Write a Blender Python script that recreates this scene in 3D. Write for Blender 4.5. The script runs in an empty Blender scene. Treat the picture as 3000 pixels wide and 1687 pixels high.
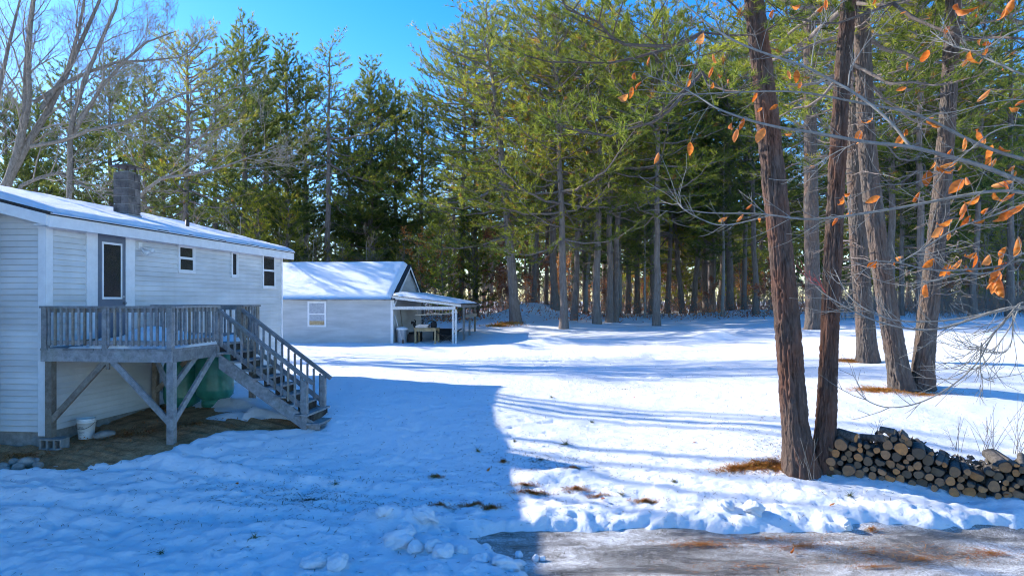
import bpy, math, random
import numpy as np
from mathutils import Vector, Matrix, Euler

# ------------------------------------------------------------------ camera, sky, sun
SC = bpy.context.scene
COL = SC.collection
R = math.radians
CAMH = 3.2            # camera height above the drive
F = 2000.0            # focal length in photo pixels (3000 wide)
HORY = 879.0          # horizon row in the photo

cam_d = bpy.data.cameras.new('camera')
cam_d.sensor_width = 36.0
cam_d.lens = 36.0 * F / 3000.0
cam_d.shift_y = (HORY - 843.5) / 3000.0
cam_d.clip_start = 0.05
cam_d.clip_end = 3000
cam = bpy.data.objects.new('camera', cam_d)
COL.objects.link(cam)
cam.location = (0, 0, CAMH)
cam.rotation_euler = (R(90), 0, 0)
SC.camera = cam

SUN_EL = R(27.8)
SUN_AZ = R(-65)       # measured from +Y (view direction) towards +X
w = bpy.data.worlds.new('World')
SC.world = w
w.use_nodes = True
nt = w.node_tree
nt.nodes.clear()
sky = nt.nodes.new('ShaderNodeTexSky')
sky.sky_type = 'NISHITA'
sky.sun_disc = False
sky.sun_elevation = SUN_EL
sky.sun_rotation = SUN_AZ
sky.altitude = 200
sky.air_density = 1.0
sky.dust_density = 0.3
sky.ozone_density = 3.0
hs = nt.nodes.new('ShaderNodeHueSaturation')
hs.inputs['Saturation'].default_value = 1.42
hs.inputs['Hue'].default_value = 0.51
bg = nt.nodes.new('ShaderNodeBackground')
bg.inputs['Strength'].default_value = 0.15
wo = nt.nodes.new('ShaderNodeOutputWorld')
nt.links.new(sky.outputs[0], hs.inputs['Color'])
nt.links.new(hs.outputs[0], bg.inputs['Color'])
nt.links.new(bg.outputs[0], wo.inputs['Surface'])

sun_d = bpy.data.lights.new('sun', 'SUN')
sun_d.energy = 3.9
sun_d.angle = R(0.5)
sun_d.color = (1.0, 0.93, 0.82)
sun = bpy.data.objects.new('sun', sun_d)
COL.objects.link(sun)
to_sun = Vector((math.sin(SUN_AZ) * math.cos(SUN_EL), math.cos(SUN_AZ) * math.cos(SUN_EL), math.sin(SUN_EL)))
sun.rotation_euler = to_sun.to_track_quat('Z', 'Y').to_euler()
sun.location = to_sun * 60

SC.view_settings.view_transform = 'Standard'
SC.view_settings.look = 'None'
SC.view_settings.exposure = 1.3
SC.view_settings.gamma = 1.0
SC.view_settings.use_curve_mapping = False
SC.render.engine = 'CYCLES'
SC.cycles.max_bounces = 5
SC.cycles.diffuse_bounces = 3
SC.cycles.glossy_bounces = 2
SC.cycles.transmission_bounces = 4
SC.cycles.transparent_max_bounces = 6
SC.cycles.use_denoising = True
SC.cycles.use_adaptive_sampling = True
SC.cycles.adaptive_threshold = 0.03
SC.cycles.sample_clamp_indirect = 4
SC.cycles.pixel_filter_type = 'BLACKMAN_HARRIS'
SC.cycles.filter_width = 1.05

# ------------------------------------------------------------------ helpers
def at(px, py, Y):
    """world point seen at photo pixel (px, py) at distance Y in front of the camera"""
    return Vector(((px - 1500) / F * Y, Y, CAMH - (py - HORY) / F * Y))

def hash2(ix, iy, seed):
    h = (ix.astype(np.int64) * 374761393 + iy.astype(np.int64) * 668265263 + seed * 1442695041) & 0xffffffff
    h = ((h ^ (h >> 13)) * 1274126177) & 0xffffffff
    h = h ^ (h >> 16)
    return (h & 0xffffff) / float(0xffffff)

def vnoise(x, y, seed=0):
    x = np.asarray(x, float); y = np.asarray(y, float)
    x0 = np.floor(x); y0 = np.floor(y)
    fx = x - x0; fy = y - y0
    fx = fx * fx * fx * (fx * (fx * 6 - 15) + 10); fy = fy * fy * fy * (fy * (fy * 6 - 15) + 10)
    a = hash2(x0, y0, seed); b = hash2(x0 + 1, y0, seed)
    c = hash2(x0, y0 + 1, seed); d = hash2(x0 + 1, y0 + 1, seed)
    return (a * (1 - fx) + b * fx) * (1 - fy) + (c * (1 - fx) + d * fx) * fy

def fbm(x, y, seed=0, octv=4, gain=0.5):
    s = 0; a = 1; t = 0
    for i in range(octv):
        s = s + a * (vnoise(x * 2 ** i + 7.3 * i, y * 2 ** i - 3.1 * i, seed + i) - 0.5)
        t += a; a *= gain
    return s / t * 2

def sstep(a, b, x):
    t = np.clip((x - a) / (b - a), 0, 1)
    return t * t * (3 - 2 * t)

def np_mesh(name, verts, faces, smooth=False, mat=None):
    """verts (N,3) array; faces (M,k) array all of one size"""
    verts = np.asarray(verts, np.float32); faces = np.asarray(faces, np.int32)
    me = bpy.data.meshes.new(name)
    k = faces.shape[1]
    me.vertices.add(len(verts)); me.vertices.foreach_set('co', verts.ravel())
    me.loops.add(faces.size); me.loops.foreach_set('vertex_index', faces.ravel())
    me.polygons.add(len(faces))
    me.polygons.foreach_set('loop_start', np.arange(0, faces.size, k, dtype=np.int32))
    me.polygons.foreach_set('loop_total', np.full(len(faces), k, np.int32))
    if smooth:
        me.polygons.foreach_set('use_smooth', np.ones(len(faces), bool))
    me.update(calc_edges=True)
    if mat: me.materials.append(mat)
    return me

DZ = {}
def link(name, data, parent=None):
    o = bpy.data.objects.new(name, data)
    COL.objects.link(o)
    if parent is not None: o.parent = parent
    return o

def tag(o, label=None, cat=None, group=None, kind=None):
    if label: o['label'] = label
    if cat: o['category'] = cat
    if group: o['group'] = group
    if kind: o['kind'] = kind
    return o

def thing(name, label, cat, loc=(0, 0, 0), rz=0, group=None, zref=None):
    """Empty at a thing's base. zref: parts are given in a frame whose z=0 is at world height zref"""
    o = link(name, None)
    o.empty_display_size = 0.2
    o.location = loc; o.rotation_euler = (0, 0, rz)
    if zref is not None: DZ[o.name] = zref - loc[2]
    return tag(o, label, cat, group)

class MB:
    """collects shapes for one mesh object"""
    def __init__(s): s.v = []; s.f = []; s.m = []; s.mi = 0; s.sm = []
    def add(s, vs, fs, smooth=False):
        b = len(s.v); s.v += [tuple(q) for q in vs]
        for f in fs:
            s.f.append(tuple(i + b for i in f)); s.m.append(s.mi); s.sm.append(smooth)
        return s
    def box(s, x0, x1, y0, y1, z0, z1):
        return s.add([(x0,y0,z0),(x1,y0,z0),(x1,y1,z0),(x0,y1,z0),(x0,y0,z1),(x1,y0,z1),(x1,y1,z1),(x0,y1,z1)],
              [(3,2,1,0),(4,5,6,7),(0,1,5,4),(1,2,6,5),(2,3,7,6),(3,0,4,7)])
    def beam(s, p, q, wd, ht, up=(0, 0, 1), roll=0):
        p = Vector(p); q = Vector(q); d = (q - p).normalized(); up = Vector(up)
        sd = d.cross(up)
        if sd.length < 1e-4: sd = d.cross(Vector((1, 0, 0)))
        sd.normalize(); u2 = sd.cross(d).normalized()
        if roll:
            m = Matrix.Rotation(roll, 3, d); sd = m @ sd; u2 = m @ u2
        a = sd * wd / 2; b = u2 * ht / 2
        vs = [p-a-b, p+a-b, p+a+b, p-a+b, q-a-b, q+a-b, q+a+b, q-a+b]
        return s.add(vs, [(0,1,2,3),(7,6,5,4),(0,4,5,1),(1,5,6,2),(2,6,7,3),(3,7,4,0)])
    def prism(s, pts, vec):
        """polygon pts extruded by vec"""
        n = len(pts); vec = Vector(vec)
        vs = [Vector(p) for p in pts] + [Vector(p) + vec for p in pts]
        return s.add(vs, [tuple(range(n))[::-1], tuple(range(n, 2*n))] + [(i, (i+1) % n, n + (i+1) % n, n + i) for i in range(n)])
    def tube(s, path, rad, n=6, cap=True, smooth=True):
        path = [Vector(p) for p in path]
        if not hasattr(rad, '__len__'): rad = [rad] * len(path)
        vs = []; prev = None
        for i, p in enumerate(path):
            t = (path[min(i+1, len(path)-1)] - path[max(i-1, 0)])
            t = t.normalized() if t.length > 1e-6 else Vector((0,0,1))
            if prev is None:
                a = t.cross(Vector((0.31, 0.2, 0.93)))
                if a.length < 1e-3: a = t.cross(Vector((1, 0, 0)))
            else: a = prev - t * prev.dot(t)
            a.normalize(); prev = a; b = t.cross(a)
            for k in range(n):
                an = 2 * math.pi * k / n
                vs.append(p + (a * math.cos(an) + b * math.sin(an)) * rad[i])
        fs = []
        for i in range(len(path) - 1):
            for k in range(n):
                fs.append((i*n+k, i*n+(k+1) % n, (i+1)*n+(k+1) % n, (i+1)*n+k))
        if cap: fs += [tuple(range(n))[::-1], tuple(range((len(path)-1)*n, len(path)*n))]
        return s.add(vs, fs, smooth)
    def lathe(s, prof, n=24, c=(0, 0, 0), smooth=True):
        vs = []; fs = []
        for r, z in prof:
            for k in range(n):
                a = 2*math.pi*k/n; vs.append((c[0]+r*math.cos(a), c[1]+r*math.sin(a), c[2]+z))
        for i in range(len(prof)-1):
            for k in range(n): fs.append((i*n+k, i*n+(k+1) % n, (i+1)*n+(k+1) % n, (i+1)*n+k))
        fs += [tuple(range(n))[::-1], tuple(range((len(prof)-1)*n, len(prof)*n))]
        return s.add(vs, fs, smooth)
    def mesh(s, name, mats, dz=0):
        me = bpy.data.meshes.new(name)
        me.from_pydata([(x, y, z + dz) for x, y, z in s.v], [], s.f)
        for m in (mats if isinstance(mats, (list, tuple)) else [mats]): me.materials.append(m)
        me.polygons.foreach_set('material_index', s.m)
        me.polygons.foreach_set('use_smooth', s.sm)
        me.update()
        return me
    def build(s, name, mats, parent=None):
        dz = 0
        q = parent
        while q is not None:
            if q.name in DZ: dz = DZ[q.name]
            q = q.parent
        return link(name, s.mesh(name, mats, dz), parent)

def copy_tree(o, parent=None):
    c = o.copy(); COL.objects.link(c); c.parent = parent
    for ch in list(o.children): copy_tree(ch, c)
    return c

# ------------------------------------------------------------------ materials
def newmat(name):
    m = bpy.data.materials.new(name); m.use_nodes = True
    t = m.node_tree; t.nodes.clear()
    return m, t
def N(t, typ, **kw):
    n = t.nodes.new(typ)
    for k, v in kw.items():
        if k in n.inputs: n.inputs[k].default_value = v
        else: setattr(n, k, v)
    return n
def L(t, a, b): t.links.new(a, b)
def rgb(c): return (c[0], c[1], c[2], 1.0)
def ramp(t, fac, stops, interp='LINEAR'):
    r = t.nodes.new('ShaderNodeValToRGB'); r.color_ramp.interpolation = interp
    el = r.color_ramp.elements
    while len(el) < len(stops): el.new(0.5)
    for e, (p, c) in zip(el, stops): e.position = p; e.color = rgb(c) if len(c) == 3 else c
    if fac is not None: L(t, fac, r.inputs[0])
    return r
def coords(t, kind='Object', scale=(1, 1, 1)):
    tc = t.nodes.new('ShaderNodeTexCoord')
    src = tc.outputs[kind]
    if kind == 'World':
        pass
    mp = N(t, 'ShaderNodeMapping'); mp.inputs['Scale'].default_value = scale
    L(t, src, mp.inputs[0])
    return mp.outputs[0]
def wcoords(t, scale=(1, 1, 1)):
    g = t.nodes.new('ShaderNodeNewGeometry')
    mp = N(t, 'ShaderNodeMapping'); mp.inputs['Scale'].default_value = scale
    L(t, g.outputs['Position'], mp.inputs[0])
    return mp.outputs[0]
def noise(t, vec, scale, detail=5, rough=0.6, dist=0):
    n = N(t, 'ShaderNodeTexNoise', Scale=scale, Detail=detail, Roughness=rough, Distortion=dist)
    if vec is not None: L(t, vec, n.inputs['Vector'])
    return n
def bumpn(t, h, strength, dist=0.02):
    b = N(t, 'ShaderNodeBump', Strength=strength, Distance=dist); L(t, h, b.inputs['Height']); return b
def principled(t, color=None, rough=0.7, spec=0.3):
    p = N(t, 'ShaderNodeBsdfPrincipled', Roughness=rough); p.inputs['Specular IOR Level'].default_value = spec
    if color is not None:
        if hasattr(color, 'links'): L(t, color, p.inputs['Base Color'])
        else: p.inputs['Base Color'].default_value = rgb(color)
    o = t.nodes.new('ShaderNodeOutputMaterial'); L(t, p.outputs[0], o.inputs[0])
    return p
def mixc(t, fac, a, b, blend='MIX'):
    m = t.nodes.new('ShaderNodeMix'); m.data_type = 'RGBA'; m.blend_type = blend
    for sock, val in ((m.inputs['Factor'], fac), (m.inputs[6], a), (m.inputs[7], b)):
        if hasattr(val, 'links'): L(t, val, sock)
        else: sock.default_value = val if not isinstance(val, (tuple, list)) else rgb(val)
    return m.outputs[2]
def objrand(t): return t.nodes.new('ShaderNodeObjectInfo').outputs['Random']

def mat_simple(name, c0, c1, scale=(3, 3, 3), nscale=1.0, rough=0.7, spec=0.3, bump=0.2, vary=0.12, world=False, metal=0, bdist=0.01):
    m, t = newmat(name)
    v = wcoords(t, scale) if world else coords(t, 'Object', scale)
    n = noise(t, v, nscale, 6, 0.65)
    r = ramp(t, n.outputs[0], [(0.3, c0), (0.7, c1)])
    col = r.outputs[0]
    if vary:
        mr = N(t, 'ShaderNodeMapRange'); L(t, objrand(t), mr.inputs[0])
        mr.inputs[3].default_value = 1 - vary; mr.inputs[4].default_value = 1 + vary
        hv = N(t, 'ShaderNodeHueSaturation'); L(t, mr.outputs[0], hv.inputs['Value']); L(t, col, hv.inputs['Color']); col = hv.outputs[0]
    p = principled(t, col, rough, spec)
    p.inputs['Metallic'].default_value = metal
    if bump:
        n2 = noise(t, v, nscale * 3, 6, 0.7)
        L(t, bumpn(t, n2.outputs[0], bump, bdist).outputs[0], p.inputs['Normal'])
    return m

def mat_snow(name, dirt=0.0, scale=1.0):
    m, t = newmat(name)
    v = wcoords(t)
    n1 = noise(t, v, 2.2 * scale, 6, 0.62); n2 = noise(t, v, 26 * scale, 5, 0.7); n3 = noise(t, v, 140 * scale, 3, 0.6)
    col = mixc(t, n1.outputs[0], (0.80, 0.83, 0.87), (0.90, 0.915, 0.93))
    if dirt:
        n4 = noise(t, v, 5.5, 7, 0.75); n5 = noise(t, v, 0.7, 3, 0.5)
        mu = N(t, 'ShaderNodeMath', operation='MULTIPLY'); L(t, n4.outputs[0], mu.inputs[0]); L(t, n5.outputs[0], mu.inputs[1])
        rr = ramp(t, mu.outputs[0], [(0.33, (0, 0, 0)), (0.46, (1, 1, 1))])
        mm = N(t, 'ShaderNodeMath', operation='MULTIPLY'); L(t, rr.outputs[0], mm.inputs[0]); mm.inputs[1].default_value = dirt
        col = mixc(t, mm.outputs[0], col, (0.42, 0.37, 0.30))
    p = principled(t, col, 0.55, 0.25)
    a = N(t, 'ShaderNodeMath', operation='MULTIPLY_ADD'); L(t, n2.outputs[0], a.inputs[0]); a.inputs[1].default_value = 0.7; L(t, n1.outputs[0], a.inputs[2])
    a2 = N(t, 'ShaderNodeMath', operation='MULTIPLY_ADD'); L(t, n3.outputs[0], a2.inputs[0]); a2.inputs[1].default_value = 0.25; L(t, a.outputs[0], a2.inputs[2])
    L(t, bumpn(t, a2.outputs[0], 0.8, 0.06).outputs[0], p.inputs['Normal'])
    return m

def mat_soil():
    m, t = newmat('bare soil')
    v = wcoords(t)
    n = noise(t, v, 3.0, 8, 0.7); n2 = noise(t, v, 40, 5, 0.7)
    r = ramp(t, n.outputs[0], [(0.3, (0.26, 0.12, 0.05)), (0.5, (0.60, 0.32, 0.16)), (0.7, (0.80, 0.50, 0.28))])
    r2 = ramp(t, n2.outputs[0], [(0.35, (0.55, 0.55, 0.55)), (0.7, (1.25, 1.2, 1.15))])
    c = mixc(t, 1.0, r.outputs[0], r2.outputs[0], 'MULTIPLY')
    p = principled(t, c, 0.9, 0.15)
    mu = N(t, 'ShaderNodeMath', operation='ADD'); L(t, n.outputs[0], mu.inputs[0]); L(t, n2.outputs[0], mu.inputs[1])
    L(t, bumpn(t, mu.outputs[0], 0.9, 0.04).outputs[0], p.inputs['Normal'])
    return m

def mat_drive():
    m, t = newmat('slushy drive')
    v = wcoords(t, (1, 1, 1)); vs = wcoords(t, (0.3, 1.0, 1)); vd = wcoords(t, (1.0, 0.55, 1))
    big = noise(t, vs, 1.5, 4, 0.6, 0.8); mid = noise(t, v, 9, 6, 0.75); fine = noise(t, vd, 95, 3, 0.8); vor = N(t, 'ShaderNodeTexVoronoi', Scale=62.0); L(t, v, vor.inputs['Vector'])
    def madd(a, k, b):
        q = N(t, 'ShaderNodeMath', operation='MULTIPLY_ADD'); L(t, a, q.inputs[0]); q.inputs[1].default_value = k; L(t, b, q.inputs[2]); return q.outputs[0]
    s1 = madd(mid.outputs[0], 0.45, big.outputs[0]); s2 = madd(fine.outputs[0], 0.95, s1); s3 = madd(vor.outputs['Distance'], 0.25, s2)
    sc = N(t, 'ShaderNodeMath', operation='MULTIPLY'); L(t, s3, sc.inputs[0]); sc.inputs[1].default_value = 0.4
    r = ramp(t, sc.outputs[0], [(0.43, (0.045, 0.036, 0.027)), (0.50, (0.16, 0.14, 0.115)), (0.555, (0.40, 0.385, 0.36)), (0.61, (0.78, 0.79, 0.80))])
    p = principled(t, r.outputs[0], 0.5, 0.5)
    rr = ramp(t, big.outputs[0], [(0.38, (0.2, 0.2, 0.2)), (0.6, (0.65, 0.65, 0.65))]); L(t, rr.outputs[0], p.inputs['Roughness'])
    L(t, bumpn(t, s2, 0.8, 0.02).outputs[0], p.inputs['Normal'])
    return m

def mat_siding(name, base, streak=0.25):
    m, t = newmat(name)
    v = wcoords(t, (0.5, 0.5, 3.0)); v2 = wcoords(t, (2.5, 2.5, 0.35))
    n = noise(t, v, 1.2, 5, 0.6); n2 = noise(t, v2, 1.0, 6, 0.65); n3 = noise(t, wcoords(t), 45, 4, 0.7)
    d = tuple(x * 0.72 for x in base)
    c = mixc(t, ramp(t, n.outputs[0], [(0.35, (0, 0, 0)), (0.75, (1, 1, 1))]).outputs[0], d, base)
    c = mixc(t, ramp(t, n2.outputs[0], [(0.45, (0, 0, 0)), (0.85, (streak,) * 3)]).outputs[0], c, (0.33, 0.34, 0.30))
    p = principled(t, c, 0.45, 0.35)
    L(t, bumpn(t, n3.outputs[0], 0.12, 0.004).outputs[0], p.inputs['Normal'])
    return m

def mat_wood(name, c0, c1, c2, along='z', rough=0.8):
    """weathered timber, grain along the piece's long axis (object space)"""
    m, t = newmat(name)
    v = wcoords(t, (1, 1, 1))
    n = noise(t, v, 9, 6, 0.7, 0.4); n2 = noise(t, v, 60, 5, 0.75); n3 = noise(t, v, 2.0, 4, 0.6)
    r = ramp(t, n.outputs[0], [(0.3, c0), (0.55, c1), (0.75, c2)])
    c = mixc(t, ramp(t, n3.outputs[0], [(0.5, (0, 0, 0)), (0.75, (0.5, 0.5, 0.5))]).outputs[0], r.outputs[0], (0.20, 0.21, 0.15))
    mr = N(t, 'ShaderNodeMapRange'); L(t, objrand(t), mr.inputs[0]); mr.inputs[3].default_value = 0.78; mr.inputs[4].default_value = 1.2
    hv = N(t, 'ShaderNodeHueSaturation'); L(t, mr.outputs[0], hv.inputs['Value']); L(t, c, hv.inputs['Color'])
    p = principled(t, hv.outputs[0], rough, 0.2)
    L(t, bumpn(t, n2.outputs[0], 0.35, 0.006).outputs[0], p.inputs['Normal'])
    return m

def mat_bark(name, dark, mid, light, zs=0.22, scale=14.0, red=None, bump=1.0, bdist=0.03):
    m, t = newmat(name)
    v = coords(t, 'Object', (1, 1, zs)); v3 = coords(t, 'Object', (1, 1, 0.45))
    n = noise(t, v, scale * 1.1, 6, 0.7, 0.5); n2 = noise(t, v3, scale * 3.2, 5, 0.75); nb = noise(t, coords(t, 'Object', (1, 1, 0.5)), 2.2, 4, 0.6)
    r = ramp(t, n.outputs[0], [(0.28, dark), (0.48, mid), (0.72, light)])
    c = mixc(t, ramp(t, n2.outputs[0], [(0.35, (0.0, 0.0, 0.0)), (0.7, (0.55, 0.55, 0.55))]).outputs[0], r.outputs[0], mid)
    if red:
        c = mixc(t, ramp(t, nb.outputs[0], [(0.45, (0, 0, 0)), (0.75, (0.75, 0.75, 0.75))]).outputs[0], c, red)
    p = principled(t, c, 0.9, 0.12)
    ad = N(t, 'ShaderNodeMath', operation='MULTIPLY_ADD'); L(t, n2.outputs[0], ad.inputs[0]); ad.inputs[1].default_value = 0.5
    L(t, n.outputs[0], ad.inputs[2])
    L(t, bumpn(t, ad.outputs[0], bump, bdist).outputs[0], p.inputs['Normal'])
    return m

def mat_leaf(name, stops, transl=0.45, rough=0.5, spec=0.3, old=None):
    """thin leaf or needle: colour from the 'tint' attribute, lets light through"""
    m, t = newmat(name)
    at_ = t.nodes.new('ShaderNodeAttribute'); at_.attribute_name = 'tint'
    r = ramp(t, at_.outputs['Fac'], stops)
    mr = N(t, 'ShaderNodeMapRange'); L(t, objrand(t), mr.inputs[0]); mr.inputs[3].default_value = 0.75; mr.inputs[4].default_value = 1.25
    hv = N(t, 'ShaderNodeHueSaturation'); L(t, mr.outputs[0], hv.inputs['Value'])
    L(t, mixc(t, ramp(t, objrand(t), [(0.5, (0, 0, 0)), (1.0, (0.6, 0.6, 0.6))]).outputs[0], r.outputs[0], old) if old else r.outputs[0], hv.inputs['Color'])
    p = N(t, 'ShaderNodeBsdfPrincipled', Roughness=rough); p.inputs['Specular IOR Level'].default_value = spec
    L(t, hv.outputs[0], p.inputs['Base Color'])
    tr = t.nodes.new('ShaderNodeBsdfTranslucent'); L(t, hv.outputs[0], tr.inputs[0])
    mx = N(t, 'ShaderNodeMixShader'); mx.inputs[0].default_value = transl
    o = t.nodes.new('ShaderNodeOutputMaterial')
    L(t, p.outputs[0], mx.inputs[1]); L(t, tr.outputs[0], mx.inputs[2]); L(t, mx.outputs[0], o.inputs[0])
    return m

def mat_glass(name, tint=(0.035, 0.035, 0.035)):
    m, t = newmat(name)
    n = noise(t, wcoords(t), 1.6, 3, 0.5)
    p = principled(t, tint, 0.04, 0.9)
    L(t, bumpn(t, n.outputs[0], 0.02, 0.02).outputs[0], p.inputs['Normal'])
    return m

M = {}
M['snow'] = mat_snow('snow', 0.35)
M['snow_clean'] = mat_snow('clean snow', 0.0)
M['soil'] = mat_soil()
M['drive'] = mat_drive()
M['siding'] = mat_siding('pale vinyl siding', (0.74, 0.755, 0.76))
M['siding_grey'] = mat_siding('grey vinyl siding', (0.55, 0.565, 0.57), 0.15)
M['trim'] = mat_simple('white trim', (0.66, 0.665, 0.67), (0.78, 0.785, 0.79), nscale=2, rough=0.5, bump=0.08, vary=0.04)
M['trim_old'] = mat_simple('peeling white paint', (0.42, 0.42, 0.40), (0.74, 0.74, 0.72), nscale=5, rough=0.7, bump=0.3, vary=0.08)
M['door'] = mat_simple('slate blue door', (0.115, 0.135, 0.17), (0.15, 0.17, 0.205), nscale=2, rough=0.5, bump=0.05, vary=0)
M['shutter'] = mat_simple('dark blue shutter', (0.04, 0.06, 0.10), (0.06, 0.085, 0.13), nscale=3, rough=0.5, bump=0.05, vary=0)
M['glass'] = mat_glass('window glass')
M['roofing'] = mat_simple('asphalt shingle', (0.018, 0.018, 0.02), (0.055, 0.053, 0.05), nscale=9, rough=0.95, bump=0.6, vary=0)
M['concrete'] = mat_simple('concrete', (0.17, 0.165, 0.155), (0.33, 0.32, 0.30), nscale=3, rough=0.9, bump=0.5, vary=0.12)
M['block'] = mat_simple('sooty chimney block', (0.05, 0.042, 0.038), (0.24, 0.205, 0.18), nscale=1.5, rough=0.9, bump=0.5, vary=0.3)
M['metal_dark'] = mat_simple('dark metal', (0.05, 0.042, 0.036), (0.13, 0.10, 0.082), nscale=5, rough=0.55, bump=0.1, metal=0.3)
M['metal'] = mat_simple('galvanised metal', (0.35, 0.35, 0.35), (0.5, 0.5, 0.5), nscale=5, rough=0.4, bump=0.05, metal=0.8)
M['deckwood'] = mat_wood('weathered grey deck wood', (0.15, 0.145, 0.145), (0.27, 0.262, 0.26), (0.39, 0.375, 0.365))
M['deckbrown'] = mat_wood('weathered brown deck wood', (0.15, 0.12, 0.095), (0.27, 0.225, 0.18), (0.38, 0.33, 0.28))
M['yellowwood'] = mat_wood('bare yellow timber', (0.26, 0.17, 0.085), (0.42, 0.30, 0.16), (0.52, 0.39, 0.23))
M['green_tank'] = mat_simple('green painted steel', (0.025, 0.16, 0.115), (0.05, 0.27, 0.20), nscale=2, rough=0.35, spec=0.5, bump=0.05, vary=0.05)
M['bucket'] = mat_simple('white plastic', (0.62, 0.62, 0.60), (0.8, 0.8, 0.78), nscale=3, rough=0.45, bump=0.03, vary=0)
M['ink'] = mat_simple('dark print', (0.05, 0.05, 0.055), (0.12, 0.12, 0.13), nscale=5, rough=0.6, bump=0, vary=0)
M['stone'] = mat_simple('field stone', (0.17, 0.155, 0.135), (0.40, 0.375, 0.34), nscale=2.5, rough=0.9, bump=0.5, vary=0.2)
M['bark_red'] = mat_bark('red pine bark', (0.05, 0.036, 0.03), (0.10, 0.073, 0.062), (0.17, 0.128, 0.108), red=(0.22, 0.085, 0.045))
M['bark_grey'] = mat_bark('grey pine bark', (0.06, 0.05, 0.043), (0.12, 0.10, 0.088), (0.20, 0.175, 0.155), red=(0.17, 0.10, 0.072))
M['bark_mid'] = mat_bark('pine bark', (0.10, 0.08, 0.068), (0.20, 0.162, 0.14), (0.31, 0.26, 0.23), scale=9, bump=0.9)
M['bark_pale'] = mat_bark('pale smooth bark', (0.16, 0.15, 0.135), (0.27, 0.255, 0.235), (0.36, 0.34, 0.31), scale=6, bump=0.3)
M['bark_maple'] = mat_bark('maple bark', (0.06, 0.054, 0.046), (0.20, 0.178, 0.15), (0.34, 0.305, 0.26), scale=12, bump=0.7, zs=0.3)
M['twig'] = mat_simple('bare twigs', (0.14, 0.12, 0.10), (0.34, 0.30, 0.255), nscale=0.6, rough=0.9, bump=0, vary=0.15)
M['twig_dark'] = mat_simple('brown brush twigs', (0.12, 0.09, 0.07), (0.30, 0.24, 0.195), nscale=0.5, rough=0.9, bump=0, vary=0.2)
M['beech'] = mat_simple('smooth grey beech bark', (0.12, 0.115, 0.10), (0.25, 0.24, 0.215), nscale=6, rough=0.7, bump=0.15, vary=0.1)
M['beech_red'] = mat_simple('red young twig', (0.28, 0.05, 0.045), (0.40, 0.09, 0.07), nscale=6, rough=0.6, bump=0, vary=0.1)
M['needles'] = mat_leaf('pitch pine needles', [(0.0, (0.08, 0.11, 0.022)), (0.35, (0.20, 0.24, 0.032)), (0.7, (0.40, 0.40, 0.045)), (0.9, (0.55, 0.48, 0.055)), (0.96, (0.38, 0.20, 0.04)), (1.0, (0.36, 0.15, 0.04))], 0.55)
M['needles_dark'] = mat_leaf('white pine needles', [(0.0, (0.07, 0.11, 0.04)), (0.45, (0.165, 0.22, 0.05)), (0.8, (0.29, 0.325, 0.06)), (1.0, (0.42, 0.41, 0.07))], 0.55)
M['leaf_orange'] = mat_leaf('orange beech leaf', [(0.0, (0.55, 0.12, 0.015)), (0.5, (0.75, 0.23, 0.03)), (1.0, (0.80, 0.42, 0.14))], 0.55, 0.45, old=(0.50, 0.24, 0.09))
M['leaf_brown'] = mat_leaf('russet oak leaf', [(0.0, (0.20, 0.06, 0.045)), (0.5, (0.38, 0.13, 0.065)), (1.0, (0.55, 0.27, 0.12))], 0.5)
M['leaf_copper'] = mat_leaf('copper beech leaf', [(0.0, (0.28, 0.08, 0.02)), (0.6, (0.50, 0.19, 0.04)), (1.0, (0.55, 0.32, 0.10))], 0.45)
M['litter'] = mat_leaf('fallen pine needles', [(0.0, (0.24, 0.075, 0.025)), (0.5, (0.52, 0.19, 0.045)), (0.85, (0.62, 0.30, 0.06)), (1.0, (0.48, 0.38, 0.08))], 0.35)
M['debris'] = mat_leaf('dark needle debris', [(0.0, (0.03, 0.03, 0.02)), (0.5, (0.06, 0.065, 0.03)), (1.0, (0.15, 0.10, 0.05))], 0.2)
M['grass'] = mat_leaf('dry grass', [(0.0, (0.06, 0.08, 0.025)), (0.5, (0.16, 0.16, 0.05)), (1.0, (0.30, 0.24, 0.10))], 0.3)
M['log_bark'] = mat_bark('log bark', (0.02, 0.018, 0.016), (0.10, 0.09, 0.08), (0.22, 0.20, 0.18), scale=22, zs=0.35, bump=0.9, bdist=0.012)
M['black'] = mat_simple('black fabric', (0.012, 0.012, 0.013), (0.035, 0.035, 0.036), nscale=5, rough=0.8, bump=0.1, vary=0.1)
M['pane_reflection'] = mat_simple('pale pane reflection', (0.30, 0.32, 0.36), (0.45, 0.47, 0.5), nscale=3, rough=0.8, bump=0.1, vary=0)  # reflection on the garage window panes, put into a pale colour

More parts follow.
